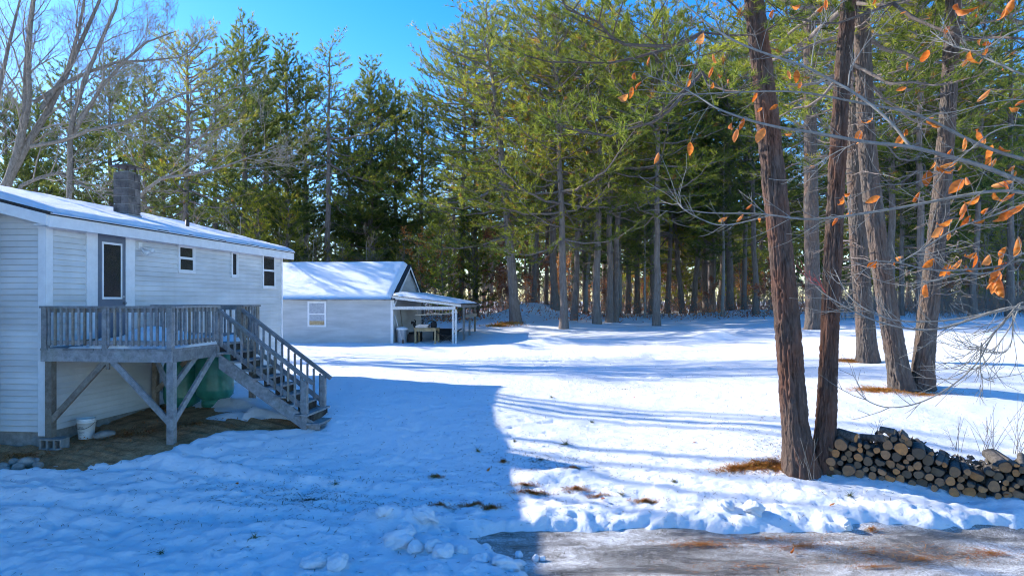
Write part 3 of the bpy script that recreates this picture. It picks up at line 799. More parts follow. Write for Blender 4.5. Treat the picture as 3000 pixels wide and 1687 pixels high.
# stairs
RISE = 0.163; RUN = 0.225; NT = 9
stair = DBm()
prof = []
y0 = -DW
def stringer(x):
    a = RISE / RUN; n_ = NT * RUN
    za = DK - RISE - 0.04
    pts = [(x, y0, za + 0.02), (x, y0 - 0.02, za + 0.0), (x, y0 - n_ + 0.02, za - (n_ - 0.16) * a + 0.01), (x, y0 - n_ + 0.02, DK - NT * RISE - 0.22), (x, y0 - n_ + 0.22, DK - NT * RISE - 0.22), (x, y0, za - 0.27)]
    pts = [(x, y, min(z, za - 0.0)) for x, y, z in pts]
    return DBm().prism(pts, (0.04, 0, 0)).build('stair_stringer', M[G], deck)
stairs = stringer(S0 + 0.0)
stringer(S1 - 0.04)
for i in range(NT):
    ext = 0.04 if i < NT - 2 else 0.12
    ya, yb = y0 - i * RUN + 0.01, y0 - (i + 1) * RUN - 0.02
    zt = DK - (i + 1) * RISE
    ym = (ya + yb) / 2
    t = DBm().box(S0 - ext, S1 + ext, yb, ym - 0.003, zt - 0.036, zt).build('stair_tread', M[G], stairs)
    DBm().box(S0 - ext, S1 + ext, ym + 0.003, ya, zt - 0.036, zt + 0.001).build('stair_tread', M[G], stairs)
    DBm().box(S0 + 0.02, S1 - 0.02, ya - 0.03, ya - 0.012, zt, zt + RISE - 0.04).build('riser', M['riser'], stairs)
# stair rails
def zline(y): return DK - (-(y - y0)) * RISE / RUN
for x, mm in ((S0, G), (S1, G)):
    yb = y0 - (NT - 1.35) * RUN
    zt0, zt1 = zline(y0) + 0.66, zline(yb) + 0.60
    post(x, yb, zline(yb) - 0.36, zt1 - 0.03, 0.10, G, 'newel_post')
    hr = DBm().beam((x, y0 + 0.03, zt0), (x, yb - 0.16, zt1 - 0.12 * 0.72 + 0.0), 0.09, 0.06).build('handrail', M[G], deck)
    DBm().beam((x, y0, zt0 - 0.62), (x, yb, zt1 - 0.56), 0.035, 0.085).build('lower_rail', M[G], hr)
    nb_ = 13
    for i in range(nb_):
        t = (i + 0.6) / nb_
        y = y0 + (yb - y0) * t; z1 = zt0 + (zt1 - zt0) * t
        DBm().box(x - 0.045, x - 0.012, y - 0.017, y + 0.017, z1 - 0.66, z1 - 0.03).build('baluster', M[rng.choice([G, G, GB])], hr)
# stair support post
post(S1 - 0.05, y0 - 4.2 * RUN, gpost(S1, y0 - 4.2 * RUN) - 0.1, zline(y0 - 4.2 * RUN) - 0.3, 0.09, GB)
# snow on deck floor
def deck_snow(X, Y):
    t = fbm(X * 1.7, Y * 1.7, 77, 4) + 0.55 * np.exp(-(((X - 1.0) / 0.6) ** 2 + ((Y + 1.3) / 0.55) ** 2)) + 0.25 * (Y < -DW + 0.35) + 0.2 * (X < DF + 0.35)*(Y < -0.5)
    edge = np.minimum.reduce([X - DF - 0.0, DE - 0.05 - X, -Y - 0.1, Y + DW - 0.0])
    h = np.clip((t - 0.05) * 0.22, -0.03, 0.13) * np.clip(edge / 0.05, 0, 1)
    big = 0.20 * np.exp(-(((X - 1.3) / 0.75) ** 2 + ((Y + 1.1) / 0.5) ** 2))
    return DK - 0.012 + np.maximum(h, -0.03) + big + 0.012
dsn = slab('deck_snow', np.arange(DF - 0.01, DE - 0.04, 0.045), np.arange(-DW - 0.0, -0.12, 0.045), deck_snow, lambda X, Y: X * 0 + DK - 0.06, M['snow_clean'], dz=CAMH)
dsn.location = HC; dsn.rotation_euler = (0, 0, HROT)
tag(dsn, 'old patchy snow left on the deck boards', 'snow', kind='stuff')

# ------------------------------------------------------------------ things under and beside the deck
def lathe_thing(name, label, cat, loc, prof, mat, group=None, n=32):
    t = thing(name, label, cat, loc, 0, group)
    return t
for k, (px, py, Y, lab) in enumerate([(535, 1196, 15.0, 'green propane tank beneath the deck, half hidden behind its front post'), (630, 1192, 14.75, 'green propane tank beside the stair stringer, the one in full view')]):
    p = at(px, py, Y); g = gz(p.x, p.y)
    t = thing('propane_tank', lab, 'gas tank', (p.x, p.y, g - 0.05), 0.4 * k, 'green propane tanks under the deck')
    MB().lathe([(0.05, 0.10), (0.20, 0.08), (0.30, 0.12), (0.365, 0.20), (0.385, 0.30), (0.388, 0.32), (0.385, 0.34), (0.385, 0.86), (0.388, 0.88), (0.385, 0.90), (0.37, 1.0), (0.33, 1.08), (0.25, 1.14), (0.12, 1.17), (0.03, 1.175)], 40).build('tank_body', M['green_tank'], t)
    MB().lathe([(0.25, -0.05), (0.27, -0.05), (0.27, 0.11), (0.25, 0.11)], 32).build('foot_ring', M['green_tank'], t)
    MB().lathe([(0.12, 1.15), (0.125, 1.15), (0.125, 1.29), (0.10, 1.31), (0.02, 1.32)], 24).build('valve_hood', M['green_tank'], t)
    for s in (-1, 1):
        MB().tube([(s * 0.24 + 0.05 * math.cos(a), 0.05 * 0, 1.16 + 0.05 * math.sin(a)) for a in np.linspace(0, math.pi, 9)], 0.012, 6).build('lifting_lug', M['metal'], t)
# bucket
p = at(253, 1284, 12.45)
t = thing('bucket', 'dirty white plastic bucket with printed lettering, standing on the soil by the wall', 'bucket', (p.x, p.y, gb(p.x, p.y) + 0.0))
MB().lathe([(0.125, 0.0), (0.128, 0.01), (0.148, 0.29), (0.156, 0.292), (0.156, 0.305), (0.15, 0.307), (0.15, 0.325), (0.158, 0.327), (0.158, 0.342), (0.152, 0.345), (0.153, 0.362), (0.158, 0.365), (0.152, 0.368), (0.146, 0.365), (0.128, 0.03)], 32).build('bucket_body', M['bucket'], t)
MB().tube([(0.158 * math.cos(a), 0.158 * math.sin(a) - 0.01, 0.30 - 0.11 * math.sin((a - math.pi) )) for a in np.linspace(math.pi, 2 * math.pi, 15)], 0.004, 5).build('handle', M['metal_dark'], t)
pr = MB()
for r_, (za, wid) in enumerate([(0.22, 0.5), (0.20, 0.62), (0.18, 0.4), (0.14, 0.7), (0.128, 0.66), (0.116, 0.7), (0.104, 0.5), (0.075, 0.6)]):
    a = -math.pi / 2 - 0.35
    while a < -math.pi / 2 - 0.35 + wid:
        aw = rng.uniform(0.03, 0.09); rr = 0.128 + 0.0714 * (za - 0.01) + 0.0015; hh = 0.009 if r_ < 3 else 0.005
        pr.add([(rr * math.cos(a), rr * math.sin(a), za), (rr * math.cos(a + aw), rr * math.sin(a + aw), za), ((rr + 0.0005) * math.cos(a + aw), (rr + 0.0005) * math.sin(a + aw), za + hh), ((rr + 0.0005) * math.cos(a), (rr + 0.0005) * math.sin(a), za + hh)], [(0, 1, 2, 3)])
        a += aw + rng.uniform(0.015, 0.04)
o = pr.build('printed_lettering', M['ink'], t); o['kind'] = 'stuff'

# stones
def stone_mesh(seed, sx, sy, sz, mat, name='stone', amp=0.16, sub=3, crumb=0.05):
    import bmesh
    bm = bmesh.new(); bmesh.ops.create_icosphere(bm, subdivisions=sub, radius=1)
    rg = random.Random(seed); ox, oy = rg.uniform(0, 50), rg.uniform(0, 50)
    co = np.array([v.co for v in bm.verts])
    d = 1 + amp * fbm(co[:, 0] * 1.2 + ox, co[:, 1] * 1.2 + co[:, 2] * 1.7 + oy, seed, 3) + crumb * fbm(co[:, 0] * 3.5 + ox, co[:, 2] * 3.5 + co[:, 1] * 3, seed + 5, 3)
    for v, k in zip(bm.verts, d):
        v.co = Vector((v.co.x * sx * k, v.co.y * sy * k, v.co.z * sz * k))
    for f in bm.faces: f.smooth = True
    me = bpy.data.meshes.new(name); bm.to_mesh(me); bm.free(); me.materials.append(mat)
    return me
def put_stone(px, py, Y, sx, sy, sz, seed, label, group=None, mat='stone', name='stone', cat='stone', base=True):
    p = at(px, py, Y); g = gb(p.x, p.y) if base else gz(p.x, p.y)
    o = link(name, stone_mesh(seed, sx, sy, sz, M[mat], name)); o.location = (p.x, p.y, max(g, p.z) + 0.0 if not base else g + sz * 0.7)
    o.rotation_euler = (0, 0, seed * 1.3)
    return tag(o, label, cat, group)
put_stone(306, 1268, 12.35, 0.17, 0.12, 0.085, 3, 'rounded grey rock lying on the soil next to the bucket')
sp = [(10, 1350, 10.75, .085, .07, .06, 'flat grey field stone at the picture edge, lowest of the rock border'),
      (42, 1332, 10.95, .10, .08, .065, 'pale rounded field stone at the top of the rock border under the gable'),
      (78, 1338, 10.85, .125, .10, .085, 'largest pinkish round boulder in the rock border beside the concrete block'),
      (52, 1356, 10.65, .105, .085, .07, 'round tan field stone in front of the pinkish boulder'),
      (20, 1362, 10.6, .06, .05, .045, 'small brown stone wedged between flat and tan field stones'),
      (102, 1322, 11.05, .075, .06, .05, 'small pale stone lying against the corner of the concrete block'),
      (112, 1350, 10.75, .095, .08, .06, 'mossy dark stone tucked below the concrete block'),
      (70, 1368, 10.5, .07, .06, .04, 'half buried stone at the snow edge below the tan field stone'),
      (3, 1370, 10.45, .10, .08, .06, 'grey stone at the snow edge, half cut off by the picture edge')]
for i, (px, py, Y, a, b_, c, lab) in enumerate(sp):
    put_stone(px, py, Y, a, b_, c, 20 + i, lab, 'field stones bordering the soil')
# concrete block with three cores under the corner post
p = hloc(DF + 0.02, -0.30, 0)
cb = MB(); w2, h2, d2 = 0.205, 0.19, 0.10
cb.box(-w2, w2, -d2, d2, h2 - 0.03, h2).box(-w2, w2, -d2, d2, 0, 0.03)
for xa in (-w2, -w2 + 0.125, -w2 + 0.25, w2 - 0.035): cb.box(xa, xa + 0.035, -d2 + 0.002, d2 - 0.002, 0.03, h2 - 0.03)
cb.box(-w2 + 0.01, w2 - 0.01, d2 - 0.03, d2 - 0.01, 0.03, h2 - 0.03)
o = cb.build('concrete_block', M['concrete']); o.location = (p.x - 0.05, p.y - 0.02, gb(p.x, p.y) - 0.012); o.rotation_euler = (0, 0, R(-3))
tag(o, 'hollow concrete block with three open cores under the corner post of the deck', 'block')
# ------------------------------------------------------------------ garage with lean-to
GC = Vector((-6.3, 36.0, 0))
GL = 9.0; GD = 6.0; GE = 0.20; GRZ = 2.0; GBOT = -2.45
def gloc(x, y, z): return GC + HU * x + HV * y + Vector((0, 0, z + CAMH))
garage = thing('garage', 'grey sided garage with a steep snow-covered gable roof', 'garage', (GC.x, GC.y, CAMH + GBOT), HROT, zref=CAMH)
b = MB().box(0.02, GD - 0.02, 0.02, GL, GBOT, GE)
b.prism([(0.02, 0.02, GE), (GD - 0.02, 0.02, GE), (GD / 2, 0.02, GRZ - 0.12)], (0, GL - 0.02, 0))
gw = b.build('wall', M['siding_grey'], garage)
sd_ = MB(); GX_ = 0.125
for i in range(int((GE - GBOT) / GX_)):
    z = GBOT + i * GX_
    # front face (x=0, outward -x) and side face (y=0, outward -y)
    sd_.add([(-0.018, 0, z), (-0.018, GL, z), (0.004, GL, z + GX_), (0.004, 0, z + GX_), (0.01, 0, z), (0.01, GL, z)], [(0, 3, 2, 1), (0, 1, 5, 4)])
    sd_.add([(0, -0.018, z), (GD, -0.018, z), (GD, 0.004, z + GX_), (0, 0.004, z + GX_), (0, 0.01, z), (GD, 0.01, z)], [(0, 1, 2, 3), (0, 4, 5, 1)])
o = sd_.build('siding', M['siding_grey'], gw); o['kind'] = 'stuff'
sd_ = MB()
i = 0
while True:
    z = GE + i * GX_; k = (GRZ - 0.12 - GE) / (GD / 2)
    a0 = (z - GE) / k; a1 = (z + GX_ - GE) / k
    if a1 > GD / 2: break
    sd_.add([(a0, -0.016, z), (GD - a0, -0.016, z), (GD - a1, 0.006, z + GX_), (a1, 0.006, z + GX_), (a0, 0.01, z), (GD - a0, 0.01, z)], [(0, 1, 2, 3), (0, 4, 5, 1)]); i += 1
o = sd_.build('gable_siding', M['siding_grey'], gw); o['kind'] = 'stuff'
MB().box(-0.03, -0.019, -0.03, 0.10, GBOT, GE).box(-0.019, 0.10, -0.03, -0.019, GBOT, GE).build('corner_board', M['trim'], garage)
MB().box(-0.10, -0.06, -0.12, GL, GE - 0.17, GE).build('fascia_board', M['trim'], garage)
MB().box(-0.06, 0.0, -0.1, GL, GE - 0.16, GE - 0.14).build('soffit', M['trim'], garage)
k = (GRZ - GE) / (GD / 2)
MB().prism([(-0.25, -0.2, GE - 0.13), (GD / 2, -0.2, GRZ), (GD + 0.25, -0.2, GE - 0.13), (GD + 0.25, -0.2, GE - 0.2), (GD / 2, -0.2, GRZ - 0.07), (-0.25, -0.2, GE - 0.2)], (0, GL + 0.2, 0)).build('roof', M['roofing'], garage)
for a, bq in ((-0.22, GD / 2), (GD / 2, GD + 0.22)):
    za = GRZ - 0.075 - abs(a - GD / 2) * 0.66; zb_ = GRZ - 0.075 - abs(bq - GD / 2) * 0.66
    MB().prism([(a, -0.185, za), (bq, -0.185, zb_), (bq, -0.185, zb_ - 0.14), (a, -0.185, za - 0.14)], (0, 0.03, 0)).build('rake_board', M['trim'], garage)
class XB(MB):     # rotate a window built on the y=0 plane to the front (x=0) plane
    pass
wdw = window(garage, 0, 0, 0, 0) if False else None
def gwindow(y0, y1, z0, z1):
    f = MB(); fw = 0.10; x = -0.02
    f.box(x - 0.03, x, y0, y1, z1 - fw, z1).box(x - 0.04, x, y0, y1, z0, z0 + fw).box(x - 0.03, x, y0, y0 + fw, z0 + fw, z1 - fw).box(x - 0.03, x, y1 - fw, y1, z0 + fw, z1 - fw)
    f.box(x - 0.025, x, y0 + fw, y1 - fw, (z0 + z1) / 2 - 0.03, (z0 + z1) / 2 + 0.03)
    wd = f.build('window', M['trim'], garage)
    zm = (z0 + z1) / 2
    MB().box(x - 0.012, x - 0.004, y0 + fw, y1 - fw, zm + 0.03, z1 - fw).build('pane', M['pane_reflection'], wd)
    MB().box(x - 0.012, x - 0.004, y0 + fw, y1 - fw, z0 + fw + 0.22, zm - 0.03).build('pane', M['pane_reflection'], wd)
    MB().box(x - 0.012, x - 0.004, y0 + fw, y1 - fw, z0 + fw, z0 + fw + 0.22).build('inner_shelf', M['yellowwood'], wd)
yw = lambda px: (GC.x - (px - 1500) / F * 36.3) / 0.9934
gwindow(yw(955), yw(898), -1.43, -0.06)
MB().box(-0.12, -0.02, 6.1, 6.35, -0.95, -0.75).tube([(-0.06, 6.2, -0.95), (-0.05, 6.35, -1.2), (-0.04, 6.36, -2.2)], 0.02, 6).build('meter_box', M['metal'], garage)

def g_snow(X, Y):
    s = GE - 0.13 + (X + 0.25) * ((GRZ - GE + 0.13) / (GD / 2 + 0.25))
    e = np.minimum.reduce([(X + 0.27) * 1.2, (Y + 0.0) - 0.06 - 0.25 * np.clip(1 - X / 3, 0, 1) * 0 + 0.03 * fbm(X * 3, Y * 3, 7, 2)])
    return s + np.where(e > 0, 0.20 * np.sqrt(np.clip(e / 0.22, 0, 1)) * np.clip((3.35 - X) / 0.3, 0.3, 1), -0.04) + 0.02 * fbm(X * 1.5, Y * 1.5, 23, 4)
gs = slab('garage_roof_snow', np.arange(-0.27, GD / 2 + 0.06, 0.07), np.arange(-0.10, GL, 0.09), g_snow, lambda X, Y: GE - 0.15 + (X + 0.25) * ((GRZ - GE + 0.13) / (GD / 2 + 0.25)), M['snow_clean'], dz=CAMH)
gs.location = GC; gs.rotation_euler = (0, 0, HROT)
tag(gs, 'thick snow on the steep roof slope of the garage, striped by tree shadows', 'snow', kind='stuff')

# lean-to
lean = thing('lean_to', 'open lean-to with white beams and posts beside the garage', 'lean-to', tuple(gloc(2.5, -1.8, GBOT + 0.05)), HROT, zref=CAMH)
_lo = Vector((2.5, -1.8, 0))
class LB(MB):
    def build(s, name, mats, parent=None):
        s.v = [(x - _lo.x, y - _lo.y, z) for x, y, z in s.v]
        return MB.build(s, name, mats, parent)
LW = 3.55; LD = 5.6
def lz(y): return 0.27 + (y + 0.05) * (0.45 / LW)
LB().prism([(-0.25, -0.04, lz(-0.05)), (-0.25, -LW - 0.2, lz(-LW - 0.2)), (-0.25, -LW - 0.2, lz(-LW - 0.2) - 0.04), (-0.25, -0.04, lz(-0.05) - 0.04)], (LD + 0.4, 0, 0)).build('roof', M['roofing'], lean)
for i in range(8):
    x = -0.2 + i * LD / 7
    LB().prism([(x, -0.05, lz(-0.05) - 0.045), (x, -LW - 0.15, lz(-LW - 0.15) - 0.045), (x, -LW - 0.15, lz(-LW) - 0.17), (x, -0.05, lz(-0.05) - 0.21)], (0.045, 0, 0)).build('rafter', M['trim_old'] if i == 0 else M['deckwood'], lean)
LB().box(-0.15, -0.11, -LW + 0.15, -0.03, -0.50, -0.33).build('beam', M['trim_old'], lean)
LB().box(-0.16, -0.07, -0.12, -0.03, -0.50, 0.21).build('post', M['trim_old'], lean)
LB().box(0, LD, -LW + 0.0, -LW + 0.09, -0.40, -0.24).build('beam', M['deckwood'], lean)
def glz(x, y): q = gloc(x, y, 0); return gz(q.x, q.y) - CAMH
for (x, y, mm) in [(-0.12, -LW + 0.28, 'trim_old'), (-0.10, -LW + 0.14, 'trim_old'), (1.6, -LW + 0.04, 'deckwood'), (3.4, -LW + 0.04, 'deckwood'), (5.2, -LW + 0.04, 'deckbrown')]:
    LB().box(x - 0.05, x + 0.05, y - 0.05, y + 0.05, glz(x, y) - 0.1, -0.40 if x > 0 else -0.505).build('post', M[mm], lean)
LB().box(1.7, 5.3, -LW - 0.07, -LW - 0.03, -0.98, -0.78).build('side_board', M['deckbrown'], lean)
def l_snow(X, Y):
    e = np.minimum.reduce([(X + 0.22), (-Y - 0.08) * 1.0, (Y + LW + 0.05), (LD + 0.1 - X)]) + 0.05 * fbm(X * 2, Y * 2, 3, 3)
    return 0.27 + (Y + 0.05) * (0.45 / LW) + np.where(e > 0, 0.24 * np.sqrt(np.clip(e / 0.5, 0, 1)) * np.clip(1.1 + Y / LW * 0.75, 0.3, 1), -0.03)
ls = slab('lean_to_snow', np.arange(-0.25, LD + 0.12, 0.09), np.arange(-LW - 0.18, -0.05, 0.07), l_snow, lambda X, Y: 0.25 + (Y + 0.05) * (0.45 / LW), M['snow_clean'], dz=CAMH)
ls.location = GC; ls.rotation_euler = (0, 0, HROT)
tag(ls, 'rounded snow lying on the lean-to roof', 'snow', kind='stuff')

# ladder hung under the lean-to roof
q0 = gloc(4.3, -0.5, -0.50)
ld = thing('ladder', 'grey ladder hanging flat under the lean-to roof', 'ladder', tuple(gloc(3.0, -0.9, -0.75)), HROT, zref=CAMH)
class LDB(MB):
    def build(s, name, mats, parent=None):
        s.v = [(x - 3.0, y + 0.9, z) for x, y, z in s.v]; return MB.build(s, name, mats, parent)
for zz in (-0.48, -0.86):
    LDB().beam((2.9, -0.5, zz), (3.3, -2.7, zz + 0.12), 0.03, 0.06).build('side_rail', M['metal'], ld)
for i in range(11):
    tt = (i + 0.5) / 11
    LDB().beam((2.9 + 0.4 * tt, -0.5 - 2.2 * tt, -0.84 + 0.12 * tt), (2.9 + 0.4 * tt, -0.5 - 2.2 * tt, -0.50 + 0.12 * tt), 0.03, 0.05).build('rung', M['metal'], ld)
# work table
p = gloc(0.45, -1.75, 0); g = gz(p.x, p.y)
tb = thing('work_table', 'small table of bare yellow timber standing under the lean-to', 'table', (p.x, p.y, g), HROT)
MB().box(-0.45, 0.45, -0.60, 0.60, 0.74, 0.79).build('table_top', M['yellowwood'], tb)
MB().box(-0.42, -0.38, -0.56, 0.56, 0.62, 0.74).build('apron', M['yellowwood'], tb)
MB().box(0.38, 0.42, -0.56, 0.56, 0.62, 0.74).build('apron', M['yellowwood'], tb)
for x in (-0.38, 0.38):
    for y in (-0.53, 0.53): MB().box(x - 0.045, x + 0.045, y - 0.045, y + 0.045, -0.08, 0.739).build('leg', M['yellowwood'], tb)
o = MB().prism([(-0.3, -0.1, 0.792), (-0.3, 0.55, 0.792), (0.3, 0.55, 0.792), (0.3, -0.1, 0.792)], (0, 0, 0.10)).prism([(-0.28, -0.08, 0.893), (-0.28, 0.5, 0.893), (0.28, 0.4, 0.893), (0.28, -0.08, 0.893)], (0, -0.1, 0.08)).build('table_saw', M['metal'])
o.location = (p.x, p.y, g); o.rotation_euler = (0, 0, HROT); tag(o, 'flat grey bench saw lying on the yellow table', 'saw')
o = MB().tube([(0, -0.36, 0.79), (0, -0.36, 0.95), (0, -0.35, 1.10), (0, -0.34, 1.13)], [0.16, 0.17, 0.15, 0.06], 12).tube([(0.0, -0.25 + 0.22 * math.cos(a), 1.02 + 0.14 * math.sin(a)) for a in np.linspace(0.3, 3.0, 12)], 0.02, 6).build('leaf_blower', M['black'])
o.location = (p.x, p.y, g); o.rotation_euler = (0, 0, HROT); tag(o, 'black garden machine with a looped hose on the yellow table', 'garden tool')
# bin with snowy lid
p = gloc(0.35, -0.42, 0); g = gz(p.x, p.y)
t = thing('bin', 'grey plastic bin with snow on its lid at the garage corner', 'bin', (p.x, p.y, g))
MB().lathe([(0.24, -0.05), (0.25, 0.0), (0.30, 0.66), (0.31, 0.68), (0.30, 0.70), (0.02, 0.71)], 20).build('bin_body', M['metal'], t)
MB().lathe([(0.33, 0.70), (0.34, 0.72), (0.30, 0.78), (0.18, 0.83), (0.03, 0.85)], 20).build('lid_snow', M['snow_clean'], t)
# long-handled tools
for k, (x, y, dx, dy, h, lab) in enumerate([(0.05, -0.55, 0.0, 0.45, 1.5, 'pale long-handled shovel leaning across the grey bin'), (1.3, -0.25, 0.1, 0.22, 1.7, 'dark long-handled rake propped on the garage side wall')]):
    p = gloc(x, y, 0); g = gz(p.x, p.y)
    t = thing('shovel' if k == 0 else 'rake', lab, 'garden tool', (p.x, p.y, g), HROT)
    MB().tube([(0, 0, 0.0), (dx, dy, h)], 0.018, 6).build('handle', M['trim_old'] if k == 0 else M['deckbrown'], t)
    MB().box(-0.10, 0.10, -0.02, 0.02, -0.08, 0.18 if k == 0 else 0.0).build('blade', M['metal_dark'], t)
# covered dark machine: snow blower
p = gloc(1.1, -0.95, 0); g = gz(p.x, p.y)
t = thing('snow_blower', 'dark snow blower with raised handles between the bin and table', 'machine', (p.x, p.y, g), HROT - 0.3)
MB().box(-0.25, 0.25, -0.28, 0.28, 0.12, 0.5).build('engine', M['black'], t)
MB().tube([(0.0, 0, 0.45), (0, 0.02, 0.8), (-0.05, 0.08, 1.0), (-0.1, 0.2, 1.02)], [0.10, 0.08, 0.08, 0.09], 10).build('chute', M['black'], t)
for s in (-1, 1):
    MB().tube([(0.2, s * 0.22, 0.4), (0.35, s * 0.24, 0.9), (0.4, s * 0.24, 1.1), (0.3, s * 0.24, 1.15)], 0.03, 6).build('handle', M['black'], t)
    MB().tube([(0.0, s * 0.33, 0.17), (0.0, s * 0.25, 0.17)], 0.19, 14).build('wheel', M['black'], t)
MB().box(-0.55, -0.25, -0.33, 0.33, 0.03, 0.40).build('auger_housing', M['metal_dark'], t)
# reclining garden chair
p = gloc(0.9, -2.75, 0); g = gz(p.x, p.y)
t = thing('reclining_chair', 'dark folding recliner chair beyond the yellow table', 'chair', (p.x, p.y, g), HROT + R(90))
MB().prism([(-0.75, -0.28, 0.68), (-0.2, -0.28, 0.30), (0.25, -0.28, 0.36), (0.75, -0.28, 0.62), (0.75, -0.28, 0.64), (0.25, -0.28, 0.39), (-0.2, -0.28, 0.33), (-0.75, -0.28, 0.71)], (0, 0.56, 0)).build('sling', M['black'], t)
for s in (-0.29, 0.29):
    MB().tube([(-0.4, s, -0.05), (0.35, s, 0.42)], 0.014, 6).build('leg', M['metal_dark'], t)
    MB().tube([(0.4, s, -0.05), (-0.35, s, 0.42)], 0.014, 6).build('leg', M['metal_dark'], t)
    MB().tube([(-0.78, s, 0.71), (-0.2, s, 0.315), (0.25, s, 0.37), (0.78, s, 0.65)], 0.015, 6).build('frame', M['metal_dark'], t)
# wooden pallet-like crate at the lean-to's far end
p = gloc(2.0, -2.3, 0); g = gz(p.x, p.y)
o = MB().box(-0.4, 0.4, -0.5, 0.5, -0.08, 0.55).box(-0.45, 0.45, -0.55, 0.55, 0.55, 0.6).build('black_chest', M['black']); o.location = (p.x, p.y, g); o.rotation_euler = (0, 0, HROT)
tag(o, 'black storage chest in the shade behind the yellow table', 'chest')
# ------------------------------------------------------------------ trees: generators
def rot_basis(d):
    d = d / (np.linalg.norm(d) + 1e-9)
    a = np.cross(d, [0.13, 0.31, 0.94]); a /= np.linalg.norm(a) + 1e-9
    return d, a, np.cross(d, a)

class Limbs:
    """many tapered tubes in one array mesh"""
    def __init__(s, n=4): s.v = []; s.f = []; s.n = n; s.c = 0
    def add(s, path, r0, r1, n=None):
        n = n or s.n
        path = np.asarray(path); k = len(path)
        t = np.gradient(path, axis=0); t /= np.linalg.norm(t, axis=1, keepdims=True) + 1e-9
        ref = np.array([0.13, 0.31, 0.94]) if abs(t[0, 2]) < 0.9 else np.array([1.0, 0.2, 0.0])
        a = np.cross(t, ref); a /= np.linalg.norm(a, axis=1, keepdims=True) + 1e-9
        b = np.cross(t, a)
        r = np.linspace(r0, r1, k)[:, None, None]
        an = np.arange(n) * 2 * np.pi / n
        ring = path[:, None, :] + r * (a[:, None, :] * np.cos(an)[None, :, None] + b[:, None, :] * np.sin(an)[None, :, None])
        s.v.append(ring.reshape(-1, 3))
        i = np.arange(k * n).reshape(k, n) + s.c
        j = np.roll(i, -1, axis=1)
        s.f.append(np.stack([i[:-1], j[:-1], j[1:], i[1:]], -1).reshape(-1, 4))
        s.c += k * n
    def mesh(s, name, mat):
        return np_mesh(name, np.concatenate(s.v), np.concatenate(s.f), True, mat)

def needle_mesh(name, pos, dirs, tint, rs, n=12, ln=0.14, wd=0.018, spread=0.8, mat=None, limbs=None, lmat=None):
    pos = np.asarray(pos); dirs = np.asarray(dirs); T = len(pos)
    d = dirs[:, None, :] * 0.75 + rs.normal(0, spread * 0.6, (T, n, 3))
    d[:, :, 2] += 0.12
    d /= np.linalg.norm(d, axis=2, keepdims=True) + 1e-9
    sd = np.cross(d, rs.normal(0, 1, (T, n, 3))); sd /= np.linalg.norm(sd, axis=2, keepdims=True) + 1e-9
    l = ln * rs.uniform(0.7, 1.25, (T, n, 1))
    st = pos[:, None, :] + dirs[:, None, :] * rs.uniform(-0.5, 0.3, (T, n, 1)) * ln
    v = np.stack([st - sd * wd / 2, st + sd * wd / 2, st + d * l], 2).reshape(-1, 3)
    f = np.arange(len(v)).reshape(-1, 3)
    tt = np.clip(tint[:, None, None] + rs.normal(0, 0.06, (T, n, 1)), 0, 1)
    tt = np.broadcast_to(tt, (T, n, 3)).astype(np.float32).ravel()
    nf = len(f)
    if limbs is not None and limbs.v:
        lv = np.concatenate(limbs.v); lf = np.concatenate(limbs.f) + len(v)
        lf = np.concatenate([lf[:, [0, 1, 2]], lf[:, [0, 2, 3]]])
        v = np.concatenate([v, lv]); f = np.concatenate([f, lf]); tt = np.concatenate([tt, np.zeros(len(lv), np.float32)])
    me = np_mesh(name, v, f, False, mat)
    if limbs is not None:
        me.materials.append(lmat)
        mi = np.zeros(len(f), np.int32); mi[nf:] = 1
        me.polygons.foreach_set('material_index', mi)
        sm = np.zeros(len(f), bool); sm[nf:] = True
        me.polygons.foreach_set('use_smooth', sm)
    a = me.attributes.new('tint', 'FLOAT', 'POINT')
    a.data.foreach_set('value', tt)
    return me

